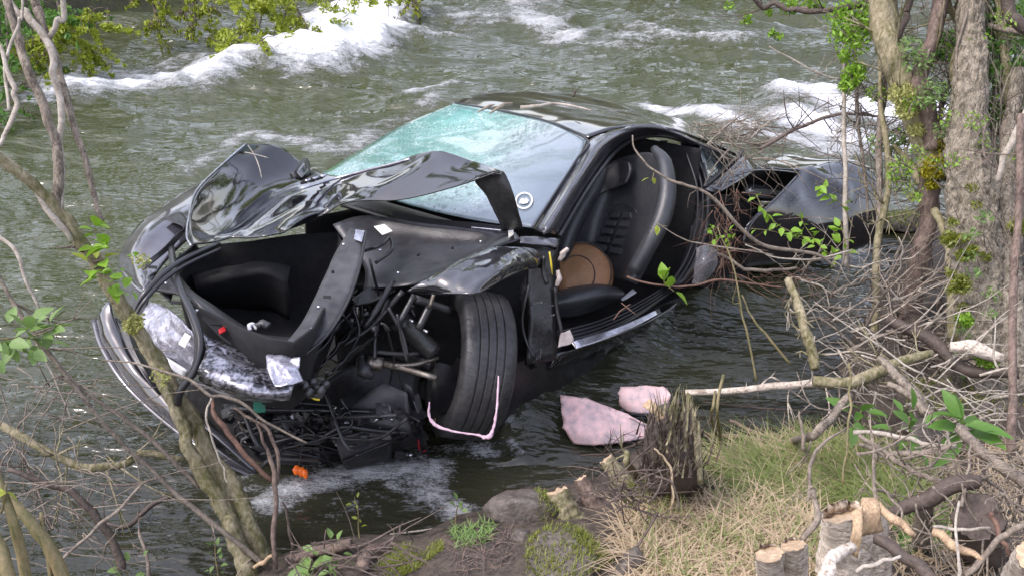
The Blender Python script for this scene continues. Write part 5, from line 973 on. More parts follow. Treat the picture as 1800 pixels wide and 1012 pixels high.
o = tang.build('fine_twigs', M['twig'], None); setprops(o, 'fine bare twigs hanging over the water along the left edge', 'twigs', kind='stuff')
# ------------------------------------------------------------------ right bank trees
FT = thing('forked_tree', G(1602, 566), 'forked tree with yellow moss in its crotch above a reddish leaning base', 'tree')
tree_part(FT, 'trunk', [(1600, 575, 5.15), (1604, 520, 5.14), (1618, 450, 5.12), (1632, 390, 5.1), (1634, 330, 5.08), (1640, 280, 5.06)], [.065, .056, .050, .046, .050, .055], 'bark_red', rough=.16)
tree_part(FT, 'limb', [(1642, 300, 5.06), (1632, 255, 5.05), (1606, 195, 5.04), (1580, 130, 5.02), (1562, 70, 5.0), (1550, -15, 4.98)], [.075, .068, .062, .068, .066, .07], 'bark_mossy', rough=.2, seg=12, twigs=10, tl=.4)
tree_part(FT, 'limb', [(1648, 305, 5.06), (1680, 265, 5.05), (1700, 215, 5.04), (1712, 140, 5.02), (1712, 60, 5.0), (1714, -20, 4.98)], [.075, .065, .060, .066, .076, .08], 'bark_grey', rough=.18, seg=12, twigs=8, tl=.4)
tree_part(FT, 'limb', [(1640, 262, 5.0), (1630, 200, 4.98), (1618, 145, 4.96), (1626, 100, 4.94), (1645, 50, 4.92), (1655, -15, 4.9)], [.042, .044, .034, .036, .040, .044], 'bark_red', rough=.16)
tree_part(FT, 'limb', [(1575, 100, 5.0), (1580, 60, 4.95), (1595, 20, 4.9), (1602, -15, 4.85)], [.014, .016, .018], 'bark_dark')
tree_part(FT, 'limb', [(1686, 180, 5.02), (1676, 120, 5.0), (1690, 60, 5.0), (1676, 20, 5), (1660, -10, 5)], [.02, .022, .018], 'bark_mossy', twigs=6, tl=.3)
tree_part(FT, 'limb', [(1636, 330, 5.1), (1615, 320, 5.12), (1600, 290, 5.14), (1570, 255, 5.16)], [.022, .02, .012], 'bark_mossy', twigs=4, tl=.3)
tree_part(FT, 'root', [(1600, 560, 5.12), (1630, 600, 4.95), (1680, 655, 4.7), (1720, 700, 4.55)], [.05, .042, .036, .03], 'bark_dark', rough=.2)
tree_part(FT, 'root', [(1604, 555, 5.12), (1580, 548, 5.2), (1560, 560, 5.2)], [.04, .025, .012], 'bark_dark', rough=.2)
leaf_cloud('moss_tuft', [(D(1652, 290, 4.98), .075), (D(1640, 300, 4.98), .06), (D(1660, 262, 4.98), .055), (D(1682, 312, 4.98), .045), (D(1638, 325, 4.99), .035), (D(1648, 250, 4.98), .03)], 3600, .012, M['moss_yellow'], FT)
leaf_cloud('moss_tuft', [(D(1585, 165, 4.96), .07), (D(1592, 195, 4.96), .06), (D(1612, 228, 4.98), .05), (D(1604, 345, 5.04), .03), (D(1590, 570, 5.1), .03)], 1700, .010, M['catkin'], FT)
BT = thing('old_trunk', G(1705, 600), 'broad grey lichen-covered trunk rising behind the forked tree', 'tree')
tree_part(BT, 'trunk', [(1735, 760, 4.55), (1728, 660, 4.62), (1722, 560, 4.68), (1716, 450, 4.72), (1706, 330, 4.76), (1702, 230, 4.8), (1706, 100, 4.82), (1712, -30, 4.85)], [.17, .14, .125, .112, .085, .062, .05, .045], 'bark_big', rough=.1, seg=72, ridge=.16, step=10)
tree_part(BT, 'root', [(1700, 640, 4.6), (1672, 668, 4.6), (1650, 690, 4.6)], [.08, .06, .03], 'bark_big', rough=.3)
tree_part(BT, 'trunk', [(1688, 600, 4.66), (1676, 480, 4.72), (1668, 420, 4.8), (1640, 370, 4.9)], [.05, .034, .028, .018], 'bark_mossy', rough=.2)
tree_part(BT, 'trunk', [(1775, 700, 4.5), (1772, 560, 4.6), (1772, 420, 4.7), (1766, 330, 4.75), (1772, 240, 4.8), (1790, 120, 4.85)], [.08, .07, .055, .04, .035, .03], 'bark_big', rough=.25, seg=12, twigs=14, tl=.4)
leaf_cloud('moss_tuft', [(D(1690, 500, 4.5), .05), (D(1672, 420, 4.6), .05), (D(1695, 450, 4.55), .04), (D(1790, 400, 4.5), .05), (D(1710, 440, 4.5), .03)], 1500, .011, M['moss'], BT)
leaf_cloud('ivy', [(D(1700, 563, 4.42), .035), (D(1690, 560, 4.42), .025)], 240, .016, M['leaf'], BT); leaf_cloud('ivy', [(D(1735, 632, 4.35), .05)], 300, .014, M['leaf'], BT)
leaf_cloud('moss_tuft', [(D(1700 + RNG.uniform(-35, 45), 330 + k * 30, 4.58), .03) for k in range(12)], 900, .010, M['moss'], BT); leaf_cloud('ivy', [(D(1690 + RNG.uniform(-30, 70), 380 + k * 34, 4.5), .04) for k in range(9)], 260, .014, M['leaf_grey'], BT)
RG = 'stems and saplings on the right bank'
stick('straight pale grey sapling pole in front of the rear wing', [(1488, 470, 5.3), (1486, 400, 5.3), (1484, 250, 5.3), (1482, 150, 5.3), (1486, 80, 5.3), (1490, 40, 5.3)], [.014, .014, .013, .010, .007, .005], 'twig_pale', 'sapling', 'sapling', RG, twigs=8, tl=.3)
stick('olive stem left of forked tree, running down to the brush', [(1534, 600, 5.1), (1538, 500, 5.12), (1540, 430, 5.12), (1556, 360, 5.12), (1562, 280, 5.12), (1550, 200, 5.12), (1545, 90, 5.12)], [.020, .019, .017, .017, .016, .014, .010], 'bark_mossy', 'sapling', 'sapling', RG, twigs=12, tl=.35)
stick('grey stem running close beside the olive stem left of the forked tree', [(1544, 430, 5.16), (1546, 340, 5.16), (1545, 240, 5.16), (1552, 180, 5.16), (1560, 125, 5.16)], [.018, .016, .014, .012], 'bark_grey', 'sapling', 'sapling', RG, twigs=6, tl=.3)
stick('thin arching stem between the pale pole and the olive stem', [(1525, 390, 5.4), (1520, 300, 5.4), (1508, 200, 5.4), (1504, 90, 5.4), (1515, 10, 5.4)], [.005, .009, .010, .008, .006], 'bark_grey', 'sapling', 'sapling', RG, twigs=12, tl=.35)
stick('straight light brown pole standing along right edge', [(1778, 800, 3.9), (1780, 640, 3.95), (1788, 420, 4.0), (1795, 200, 4.05)], [.018, .017, .016, .014], 'bark_red', 'sapling', 'sapling', RG, twigs=5, tl=.25)
stick('pale slanting dead stick leaning in from the right edge', [(1815, 180, 4.2), (1790, 225, 4.2), (1765, 275, 4.22), (1752, 318, 4.25)], [.018, .018, .016, .010], 'twig_pale', 'branch', 'branch', RG)
stick('dark mossy limb along the top right corner', [(1815, 60, 4.6), (1785, 35, 4.6), (1770, -5, 4.6)], [.03, .028, .026], 'bark_dark', 'branch', 'branch', RG, twigs=6, tl=.3)
stick('lichened limb crossing right of the forked tree near the top', [(1735, 45, 4.9), (1760, 52, 4.85), (1800, 60, 4.8), (1830, 62, 4.8)], [.012, .014, .016], 'bark_grey', 'branch', 'branch', RG, twigs=6, tl=.3)
stick('crooked dark stem right of the forked tree', [(1785, 330, 4.9), (1780, 200, 4.9), (1768, 110, 4.9), (1758, 0, 4.9)], [.03, .026, .022, .018], 'bark_mossy', 'sapling', 'sapling', RG, twigs=26, tl=.45)
stick('thin bare stem hung with twigs behind the broad trunk', [(1745, 400, 5.2), (1740, 260, 5.2), (1748, 150, 5.2), (1740, 20, 5.2)], [.014, .012, .010], 'twig', 'sapling', 'sapling', RG, twigs=30, tl=.45)
stick('dark bare branch curling between the tree fork limbs', [(1648, 240, 5.3), (1655, 190, 5.3), (1668, 150, 5.3), (1690, 120, 5.3)], [.012, .014, .012], 'bark_dark', 'branch', 'branch', RG, twigs=10, tl=.3)
stick('dark overhanging branch with young leaves along the top edge', [(1545, 2, 5.2), (1500, 12, 5.2), (1450, 20, 5.22), (1400, 18, 5.25), (1360, 8, 5.3), (1325, -4, 5.3)], [.016, .015, .014, .011, .007], 'bark_dark', 'branch', 'branch', RG, twigs=12, tl=.3)
stick('pale bare twig slanting over water at upper right', [(1352, 82, 5.6), (1400, 108, 5.6), (1440, 130, 5.58), (1476, 140, 5.56)], [.004, .006, .006], 'twig_pale', 'stick', 'stick', RG, twigs=5, tl=.25)
stick('dark forked branch reaching from the debris heap to the pale pole', [(1335, 262, 5.5), (1380, 235, 5.5), (1430, 215, 5.5), (1485, 202, 5.45), (1540, 205, 5.4)], [.010, .010, .009, .007], 'twig_dark', 'branch', 'branch', RG, twigs=12, tl=.3)
def foliage(label, blobs, n, size, key, stem, name='foliage_spray', cat='foliage', group='spring foliage on the right bank'):
    P = wobble(PTS(stem), .02); th_ = thing(name, P[0], label, cat, group); mesh_obj('twig', *tube_geo(P, [.008, .003], seg=6, step=2), M['twig'], th_)
    B = [(D(x, y, z), r) for x, y, z, r in blobs]; leaf_cloud('leaves', B, n, size, M[key], th_)
    mb = MB()
    for ctr, r in B:
        for _ in range(7):
            d = np.array([RNG.gauss(0, 1), RNG.gauss(0, 1), RNG.gauss(-.2, 1)]); d *= r / np.linalg.norm(d); mb.add(*tube_geo([ctr, ctr + d], [.003, .0015], seg=4, step=2))
    o = mb.build('fine_twigs', M['twig'], th_); o['kind'] = 'stuff'
foliage('fresh green foliage around the pale pole top, upper right', [(1495, 40, 5.2, .13), (1515, 20, 5.2, .15), (1480, 60, 5.2, .08), (1500, 75, 5.15, .10), (1470, 25, 5.2, .07), (1525, 55, 5.2, .08)], 1100, .016, 'leaf', [(1545, 0, 5.2), (1510, 30, 5.2), (1490, 70, 5.2)])
foliage('lower green foliage clump beside the pale pole, above white water', [(1500, 135, 5.15, .07), (1490, 150, 5.15, .05), (1505, 120, 5.15, .05), (1485, 100, 5.15, .04)], 700, .015, 'leaf', [(1486, 90, 5.2), (1495, 130, 5.15), (1500, 150, 5.15)])
foliage('green foliage between the forked limbs near the top', [(1655, 85, 5.35, .10), (1640, 95, 5.35, .07), (1670, 70, 5.35, .07), (1625, 110, 5.35, .06)], 1000, .017, 'leaf_d', [(1690, 40, 5.3), (1665, 75, 5.35), (1640, 100, 5.35)])
foliage('thin leaves hanging from the overhanging branch, upper right', [(1282, 10, 5.4, .03), (1312, 35, 5.4, .04), (1360, 60, 5.4, .035), (1370, 65, 5.4, .03), (1390, 10, 5.3, .06), (1430, 8, 5.3, .06), (1350, 22, 5.4, .03)], 560, .014, 'leaf', [(1420, 15, 5.25), (1370, 12, 5.3), (1320, 20, 5.4)])
foliage('hanging green leaves along upper right corner', [(1750, 60, 4.95, .16), (1780, 110, 4.95, .16), (1740, 130, 4.95, .10), (1790, 30, 4.95, .16), (1765, 200, 4.95, .12), (1735, 20, 5, .1)], 1900, .017, 'leaf_d', [(1800, 20, 4.9), (1770, 80, 4.95), (1760, 180, 4.95)])
foliage('pale leaf flecks beside the reddish limb of the forked tree', [(1615, 110, 4.86, .08), (1640, 160, 4.86, .08), (1600, 80, 4.86, .06), (1625, 180, 4.86, .06), (1655, 230, 4.86, .05), (1548, 250, 5.2, .08), (1590, 250, 5.2, .09)], 900, .013, 'leaf_grey', [(1650, 60, 4.9), (1625, 120, 4.9), (1640, 180, 4.9)])
foliage('fine light-green leaf haze over the right bank trees', [(1560 + RNG.uniform(-20, 230), RNG.uniform(20, 360), RNG.uniform(4.5, 5.2), .06) for _ in range(34)], 1500, .011, 'leaf', [(1700, 20, 4.8), (1680, 120, 4.8), (1690, 220, 4.8)])
# bare twig haze of the right bank, nobody could count it
def tangle(label, regions, m, cat='twigs', name='twig_tangle', r=(.0018, .004), parent=None):
    mb = MB()
    for (x0, x1, y0, y1, z0, z1, n, ln, dx, dz) in regions:
        for _ in range(n):
            p = D(RNG.uniform(x0, x1), RNG.uniform(y0, y1), RNG.uniform(z0, z1)); d = np.array([RNG.gauss(dx, .6), RNG.gauss(0, .35), RNG.gauss(dz, .5)]); d *= ln * RNG.uniform(.4, 1.3) / np.linalg.norm(d)
            q = RNG.uniform(*r) * RNG.choice([.6, .8, 1.0, 1.3]); Q = [p]; dd = d / 4
            for _k in range(4):
                dd = dd + np.array([RNG.gauss(0, 1), RNG.gauss(0, .7), RNG.gauss(0, 1)]) * ln * .075; Q.append(Q[-1] + dd)
            mb.add(*tube_geo(Q, [q, q * .9, q * .75, q * .55, q * .3], seg=4, step=2))
            if RNG.random() < .6:
                d2 = d * .4 + np.array([RNG.gauss(0, .3), RNG.gauss(0, .2), RNG.gauss(0, .3)]) * ln * .5; md = Q[2]; mb.add(*tube_geo([md, md + d2 * .5 + np.array([0, 0, RNG.gauss(0, .03)]), md + d2], [q * .7, q * .5, q * .25], seg=4, step=2))
    o = mb.build(name, M[m], parent)
    o['kind'] = 'stuff'
    if parent is None: setprops(o, label, cat)
    return o
tangle('haze of bare grey twigs among the right bank trees', [(1540, 1800, 0, 330, 5.1, 5.8, 210, .35, .2, .1), (1730, 1800, 150, 520, 4.5, 5.2, 130, .4, 0, .8), (1480, 1560, 150, 400, 5.3, 5.7, 40, .25, 0, .4)], 'twig')
tangle('dark bare twigs in front of the white water at right', [(1560, 1700, 100, 380, 5.2, 5.6, 90, .35, .3, .3), (1440, 1560, 180, 300, 5.4, 5.7, 26, .3, .4, .2)], 'twig_dark')
tangle('matted grey driftwood twigs in the shallows below the forked tree', [(1380, 1620, 450, 560, 4.9, 5.3, 42, .35, .9, .05), (1440, 1660, 540, 690, 4.5, 4.9, 55, .35, .9, .1), (1560, 1720, 420, 640, 4.9, 5.2, 70, .28, .7, .15)], 'twig', r=(.003, .007))
tangle('pale broken twigs scattered over the driftwood below the forked tree', [(1380, 1600, 450, 560, 4.85, 5.2, 30, .3, .9, .1), (1420, 1640, 560, 690, 4.45, 4.8, 36, .3, .9, .1), (1560, 1760, 640, 780, 4.0, 4.4, 40, .3, .8, .0)], 'twig_pale', r=(.003, .006))
# flotsam caught on the wreck behind the door
tangle('brown rootlets and twigs heaped behind the open door of the wreck', [(1250, 1305, 325, 450, 4.95, 5.2, 46, .20, .1, -.7), (1245, 1295, 440, 495, 4.8, 5.0, 16, .14, .8, -.2), (1320, 1420, 470, 505, 4.75, 5.1, 16, .18, .9, -.1)], 'twig_red', r=(.0015, .0035), name='flotsam', cat='debris')
tangle('grey twigs and weed piled on the wreck behind its roof', [(1205, 1330, 214, 258, 5.6, 5.9, 55, .24, .9, -.3), (1280, 1345, 255, 300, 5.3, 5.5, 16, .4, .2, -.6)], 'twig', r=(.002, .005), name='flotsam', cat='debris')
tangle('pale straw strands piled behind the wreck roof', [(1200, 1330, 212, 258, 5.6, 5.8, 50, .28, .9, -.3)], 'twig_pale', r=(.002, .004), name='flotsam', cat='debris')
SG = 'sticks lying on and around the wreck'
stick('long bare branch arching before the door opening to the brush', [(1112, 238, 4.5), (1116, 262, 4.5), (1140, 292, 4.5), (1170, 312, 4.5), (1200, 325, 4.52), (1234, 335, 4.55), (1270, 365, 4.6), (1310, 408, 4.65), (1350, 434, 4.7), (1430, 446, 4.8), (1470, 470, 4.85)], [.003, .004, .005, .006, .007, .008, .009, .009, .008, .006], 'twig', 'branch', 'branch', SG, kink=.006)
stick('thin leafy twig crossing the lower door pillar', [(1155, 392, 4.6), (1190, 415, 4.6), (1230, 428, 4.62), (1300, 438, 4.65), (1360, 448, 4.7)], [.002, .003, .004, .003], 'twig', 'stick', 'stick', SG, kink=.005)
stick('brown twig stretching from the sill to the driftwood', [(1102, 486, 4.5), (1150, 500, 4.5), (1210, 503, 4.55), (1260, 492, 4.6), (1320, 498, 4.65), (1378, 506, 4.7)], [.004, .005, .005, .005, .004], 'twig_red', 'stick', 'stick', SG, kink=.006)
stick('curved brown branch resting on the rear wing foot', [(1260, 445, 4.75), (1290, 462, 4.75), (1320, 474, 4.78), (1360, 475, 4.8), (1400, 470, 4.85)], [.006, .008, .008, .006], 'twig', 'branch', 'branch', SG)
stick('fine pale branch forking above the driftwood at the rear wing', [(1310, 430, 4.75), (1370, 452, 4.8), (1440, 455, 4.85), (1500, 440, 4.9)], [.003, .004, .004], 'twig_pale', 'stick', 'stick', SG, twigs=6, tl=.2)
stick('tall reddish grass stem standing in water before the debris', [(1330, 670, 4.5), (1318, 600, 4.5), (1300, 530, 4.5), (1285, 460, 4.5), (1262, 400, 4.5)], [.005, .005, .004, .003], 'stalk', 'stem', 'stem', SG, twigs=2, tl=.1)
stick('green-brown weed stem slanting into blue water, right of sill', [(1390, 640, 4.5), (1355, 600, 4.5), (1325, 560, 4.5), (1305, 520, 4.5)], [.006, .005, .003], 'stalk', 'stem', 'stem', SG)
stick('mossy hanging bundle stem dropping from driftwood into the water', [(1384, 490, 4.6), (1402, 540, 4.55), (1420, 590, 4.5), (1436, 650, 4.45)], [.016, .022, .024, .02], 'bark_mossy', 'stem', 'stem', SG, twigs=16, tl=.08, rough=.4)
stick('fine straw blade crossing the hood peak', [(436, 256, 4.98), (448, 275, 4.98), (456, 295, 4.96), (460, 313, 4.94)], [.0022, .0028, .002], 'twig_pale', 'straw', 'straw', SG, kink=.002)
stick('short straw blade crossing the first on the hood peak', [(430, 268, 4.97), (450, 272, 4.97), (472, 278, 4.97)], [.0022, .0025], 'twig_pale', 'straw', 'straw', SG, kink=.002)
stick('pale driftwood stick lying along the roof edge', [(915, 190, 5.38), (950, 186, 5.4), (985, 183, 5.45), (1040, 194, 5.35)], [.012, .008, .008, .004], 'twig_pale', 'stick', 'stick', SG, kink=.004)
stick('grey leaf-like bark strip on the roof edge, larger of two', [(860, 200, 5.6), (885, 185, 5.62), (903, 181, 5.64)], [.004, .012, .002], 'twig', 'bark_strip', 'bark strip', SG, kink=.002)
stick('grey leaf-like bark strip on the roof edge, smaller of two', [(840, 198, 5.66), (858, 188, 5.68), (870, 184, 5.7)], [.004, .010, .002], 'twig', 'bark_strip', 'bark strip', SG, kink=.002)
stick('small dark twig stub standing on the caved roof', [(1008, 170, 5.75), (1012, 158, 5.75)], [.008, .007], 'bark_dark', 'stick', 'stick', SG)
stick('red-brown twig cross on the sill plate, longer piece', [(1078, 562, 4.55), (1092, 545, 4.55), (1108, 535, 4.57)], [.0025, .003, .002], 'twig_red', 'stick', 'stick', SG, kink=.004)
stick('red-brown twig cross on the sill plate, shorter piece', [(1092, 532, 4.56), (1105, 543, 4.55), (1118, 552, 4.55)], [.002, .003, .002], 'twig_red', 'stick', 'stick', SG, kink=.004)
sprig('bright leaf cluster over the rear end of the sill', [(1185, 512, 4.5), (1172, 500, 4.5), (1160, 478, 4.5)], .003, 6, .07, 'leaf', spread=.015, lo=.1)
sprig('pale bud leaf at the tip of the twig by the seat', [(1172, 398, 4.6), (1158, 394, 4.6), (1152, 392, 4.6)], .002, 2, .045, 'leaf_y', lo=.5)
sprig('bud leaf on the arching branch before the headrest', [(1150, 304, 4.5), (1147, 312, 4.5), (1147, 318, 4.5)], .002, 2, .04, 'leaf_y', lo=.4)
sprig('leafy shoot arching before the rear air intake', [(1330, 345, 4.85), (1345, 375, 4.85), (1375, 400, 4.85), (1410, 415, 4.85), (1440, 420, 4.9)], .003, 16, .045, 'leaf', spread=.012, lo=.0)
sprig('leafy shoot with curled young leaves over the rear wing', [(1480, 470, 5.0), (1450, 440, 5.0), (1420, 405, 5.0), (1404, 375, 5.0)], .003, 18, .04, 'leaf', spread=.02, lo=.2)
sprig('young leaf spray high on the rear wing beside the pole', [(1500, 400, 5.1), (1480, 360, 5.1), (1455, 340, 5.1), (1432, 322, 5.1)], .003, 12, .05, 'leaf', spread=.012, lo=.3)
sprig('leafy weed tuft at the foot of the pale pole', [(1486, 450, 5.1), (1484, 420, 5.1), (1478, 392, 5.1)], .004, 14, .05, 'leaf', spread=.05, lo=.1)
sprig('trailing green creeper low across the rear wing', [(1320, 402, 4.8), (1360, 408, 4.85), (1400, 420, 4.9), (1440, 425, 4.9)], .002, 14, .032, 'leaf', spread=.02, lo=.2)
sprig('small leafy weed growing from flotsam behind the pillar', [(1262, 440, 4.7), (1258, 415, 4.7), (1250, 395, 4.7)], .003, 12, .03, 'leaf', spread=.03, lo=.4)
sprig('second small leafy weed right of the one behind the pillar', [(1285, 440, 4.72), (1280, 420, 4.72), (1276, 405, 4.72)], .003, 8, .03, 'leaf', spread=.03, lo=.4)
# clear plastic bag by the pillar, pink foam, leather piece, paper, cord
clr = mat('clear_film', (.80, .80, .84), .10, trans=.92, coat=.3, ior=1.12, col2=(.9, .9, .95), nscale=16, bump=.003, bscale=14)
V, Fc = patch_geo([[D(1226, 438, 4.72), D(1240, 434, 4.7), D(1258, 440, 4.72)], [D(1224, 462, 4.68), D(1240, 458, 4.64), D(1258, 462, 4.68)], [D(1222, 482, 4.68), D(1236, 480, 4.66), D(1248, 480, 4.68)], [D(1218, 498, 4.7), D(1228, 498, 4.68), D(1236, 492, 4.7)]], 6, 6, .012, 14, 3)
setprops(mesh_obj('plastic_bag', V, Fc, clr, solid=.004), 'crumpled clear plastic bag wedged behind the door pillar', 'bag')
def slab(name, label, cat, grid, th_, m, cr=.01, cs=8, seed=0, rag=0.0):
    V, Fc = face_eye(*patch_geo(grid, 7, 7, cr, cs, seed))
    if rag:                                           # torn outline
        w_ = 7 * (len(grid[0]) - 1) + 1; i_ = np.arange(len(V)); ed = (i_ % w_ == 0) | (i_ % w_ == w_ - 1) | (i_ < w_) | (i_ >= len(V) - w_); cc = V.mean(0)
        V = V + (cc - V) * (rag * vnoise(V[:, 0] * 55, V[:, 1] * 55, seed + 4) * ed)[:, None]
    return setprops(mesh_obj(name, V, Fc, m, solid=th_), label, cat)
slab('foam_panel', 'large pink foam panel half sunk beside the front wheel', 'foam panel', [[W(978, 692, .11), W(1025, 700, .12), W(1060, 712, .10), W(1092, 728, .08)], [W(982, 722, .09), W(1028, 726, .11), W(1075, 732, .08), W(1130, 738, .06)], [W(986, 752, .06), W(1035, 756, .07), W(1090, 758, .04), W(1160, 752, .01)], [W(1005, 782, .0), W(1050, 785, .01), W(1100, 780, .0), W(1165, 768, -.02)]], .012, M['pink'], cr=.016, cs=6, rag=.22)
slab('foam_panel', 'smaller pink foam scrap behind the broken reed stump', 'foam panel', [[W(1088, 680, .11), W(1130, 678, .12), W(1178, 684, .10)], [W(1082, 700, .09), W(1130, 702, .10), W(1184, 704, .08)], [W(1096, 724, .03), W(1132, 730, .04), W(1178, 726, .02)]], .010, M['pink'], cr=.018, cs=9, seed=5, rag=.3)
tl_c = D(1024, 480, 5.19); e1 = D(1077, 492, 5.17) - tl_c; e2 = D(1034, 425, 5.27) - tl_c; nn = np.cross(e1, e2); nn /= np.linalg.norm(nn); nn = nn if nn @ (EYE - tl_c) > 0 else -nn
TL = thing('leather_piece', tl_c - np.array([0, 0, .1]), 'round tan leather piece with black curved piping leaning on the driver seat', 'leather piece')
V = [tl_c + (e1 * -.30 + e2 * -.28) * 1.2 + nn * .036]; Fc = []
for k, (rr2, hgt) in enumerate(((.22, .030), (.42, .027), (.52, .024), (.58, .022), (.78, .014), (.93, .004), (1.0, -.010), (.97, -.022))):
    for t in range(32):
        a = 2 * np.pi * t / 32; sh = (e1 * -.30 + e2 * -.28) * max(0, 1 - rr2) * 1.2; V.append(tl_c + sh + rr2 * (math.cos(a) * e1 + math.sin(a) * e2) * (1 + .03 * math.sin(a * 3 + 1)) + nn * (hgt + .008 * math.sin(a * 2)))
    for t in range(32):
        q = 1 + k * 32
        if k == 0: Fc.append((0, 1 + t, 1 + (t + 1) % 32))
        else: Fc.append((q - 32 + t, q + t, q + (t + 1) % 32, q - 32 + (t + 1) % 32))
mesh_obj('pad', V, Fc, M['tan'], TL)
arc = lambda r, a0, a1, h: [tl_c + r * (math.cos(a) * e1 + math.sin(a) * e2) + nn * h for a in np.linspace(a0, a1, 14)]
mesh_obj('piping', *tube_geo(arc(.93, -.6, 2.6, .010), [.004, .004], seg=6, step=2), M['rubber'], TL); mesh_obj('piping', *tube_geo([tl_c - e1 * .155 - e2 * .145 + .57 * (math.cos(a) * e1 + math.sin(a) * e2) + nn * .030 for a in np.linspace(-.8, 2.6, 14)], [.003, .003], seg=6, step=2), M['rubber'], TL)
slab('paper_sheet', 'small white paper sheet tucked beside the seat', 'paper', [[c(1088, 528, 'z', .34), c(1112, 508, 'z', .36)], [c(1096, 528, 'z', .34), c(1119, 514, 'z', .36)]], .002, M['white'], cr=.002)
cp = [D(755, 706, 4.22), D(754, 730, 4.2), D(768, 748, 4.18), D(800, 758, 4.16), D(835, 763, 4.16), D(858, 768, 4.12), D(868, 750, 4.12), D(873, 720, 4.12), D(875, 690, 4.14), D(876, 660, 4.16)]
V, Fc = tube_geo(cp, [.003, .006, .007, .004, .004, .009, .006, .004, .004, .003], seg=8, step=9, rough=.55, seed=3); setprops(mesh_obj('cord', V, Fc, M['rope']), 'pink cord looped under the exposed front tyre', 'cord')

# ------------------------------------------------------------------ near bank
WG = 'stumps on the near bank'
def gstub(label, bpx, tpx, zt, r0, r1, m, **k):
    b0 = G(*bpx, -.04); return bark_stub(label, b0, D(tpx[0], tpx[1], zt if zt else float(np.dot(b0 - EYE, [0, cP, -sP]))), r0, r1, m, group=WG, **k)
gstub('mossy green stump cut off by the waterline stones', (1000, 905), (980, 862), None, .055, .045, 'bark_mossy')
gstub('slim grey-brown sapling stump leaning left at waterline', (1050, 890), (1020, 840), None, .038, .026, 'bark_red')
gstub('thin mossy limb stub with sawn end over dark water', (1110, 850), (1066, 806), None, .036, .03, 'bark_mossy', flare=1.2)
RS = thing('reed_stump', G(1185, 830), 'broken bristly brown stump wrapped in old reeds beside pink foam', 'stump', WG)
bs = G(1195, 850, -.05); mesh_obj('core', *tube_geo([bs, D(1182, 800, 3.72), D(1170, 745, 3.74), D(1160, 715, 3.76)], [.12, .085, .065, .04], seg=14, step=4, rough=.35, seed=4), M['bark_dark'], RS)
pb = np.array([D(1180 + RNG.gauss(0, 26), RNG.uniform(740, 840), 3.66 + RNG.gauss(0, .05)) for _ in range(420)]); blades('reeds', pb, .075, .0045, (0, 0, 0), M['bark_dark'], parent=RS, up=1.3, curl=.15)
pb = np.array([D(1185 + RNG.gauss(0, 24), RNG.uniform(720, 840), 3.64 + RNG.gauss(0, .05)) for _ in range(180)]); blades('reeds', pb, .08, .004, (0, 0, 0), M['bark_mossy'], parent=RS, up=1.4, curl=.12)
patch('splinter', [[D(1128, 712, 3.72), D(1142, 700, 3.72)], [D(1150, 730, 3.7), D(1165, 722, 3.7)], [D(1165, 760, 3.68), D(1178, 755, 3.68)]], M['splinter'], RS, solid=.012, crumple=.006, cs=20)
for i, (x0, y0, x1, y1, r0) in enumerate([(1222, 720, 1212, 690, .008), (1226, 800, 1216, 715, .012), (1204, 790, 1208, 690, .008), (1232, 830, 1226, 740, .012)]): mesh_obj('stem', *tube_geo(wobble([D(x0, y0 + 20, 3.62), D(x1, y1, 3.62)], .006), [r0, r0 * .5], seg=6, step=2, rough=.2), M['bark_mossy'], RS)
stick('tall green stalk standing in water right of reed stump', [(1266, 790, 'g', .02), (1262, 740, 3.85), (1270, 660, 3.85)], [.008, .007, .006], 'stalk', 'stem', 'stem', WG); stick('short green stalk left of the taller green stalk', [(1262, 780, 'g', .02), (1250, 730, 3.85), (1258, 690, 3.85)], [.006, .006, .005], 'stalk', 'stem', 'stem', WG)
# splintered birch stump, front right
bb = G(1490, 1010, -.05); 
BS = gstub('large pale birch stump with splintered orange top, front right', (1490, 1030), (1490, 908), 2.92, .085, .074, 'birch', flare=1.15, slant=1.3)
gstub('second pale birch stump joined right of the splintered one', (1545, 1040), (1530, 900), 2.94, .050, .044, 'birch', flare=1.1, slant=1.3)
for q, z in (([(1512, 878), (1540, 880), (1548, 925), (1508, 935)], 2.66), ([(1500, 905), (1518, 890), (1508, 975), (1492, 965)], 2.62)):
    V, Fc = patch_geo([[D(*q[0], z), D(*q[1], z)], [D((q[0][0] + q[3][0]) / 2, (q[0][1] + q[3][1]) / 2, z - .02), D((q[1][0] + q[2][0]) / 2, (q[1][1] + q[2][1]) / 2, z - .02)], [D(*q[3], z), D(*q[2], z)]], 4, 4, .006, 20); o = mesh_obj('splinter', V, Fc, M['splinter'], BS, solid=.014)
gstub('small sawn pale birch stump, left of a close pair', (1362, 1060), (1352, 972), 2.66, .040, .038, 'birch', flare=1.05, slant=1.8); gstub('small sawn pale birch stump, right of a close pair', (1405, 1060), (1394, 958), 2.68, .036, .034, 'birch', flare=1.05, slant=1.8)
gstub('slim grey post stump standing in grass, front right', (1622, 960), (1626, 875), 3.0, .028, .024, 'bark_grey', flare=1.05); gstub('dark hollow stump at right behind tangled stems', (1725, 960), (1720, 905), 2.9, .075, .07, 'bark_dark', cut='bark_dark')
gstub('pale lichen-spotted log end at bottom right corner', (1760, 1060), (1815, 975), 2.4, .04, .038, 'birch', flare=1.0)
STN = 'stones along the near waterline'
rk = rock('stone', 'rounded brown stone with mossy shoulder at waterline centre', G(925, 905, .02), (.15, .10, .095), M['stone'], 3, group=STN); moss_on(rk, 700, .012, reg=lambda P: P[:, 0] > rk.location.x + .05)
rk = rock('stone', 'big mossy mound of earth and rock at bottom centre', G(1000, 985, -.03), (.19, .15, .12), M['stone'], 5, group=STN); moss_on(rk, 2300, .013, zmin=.35)
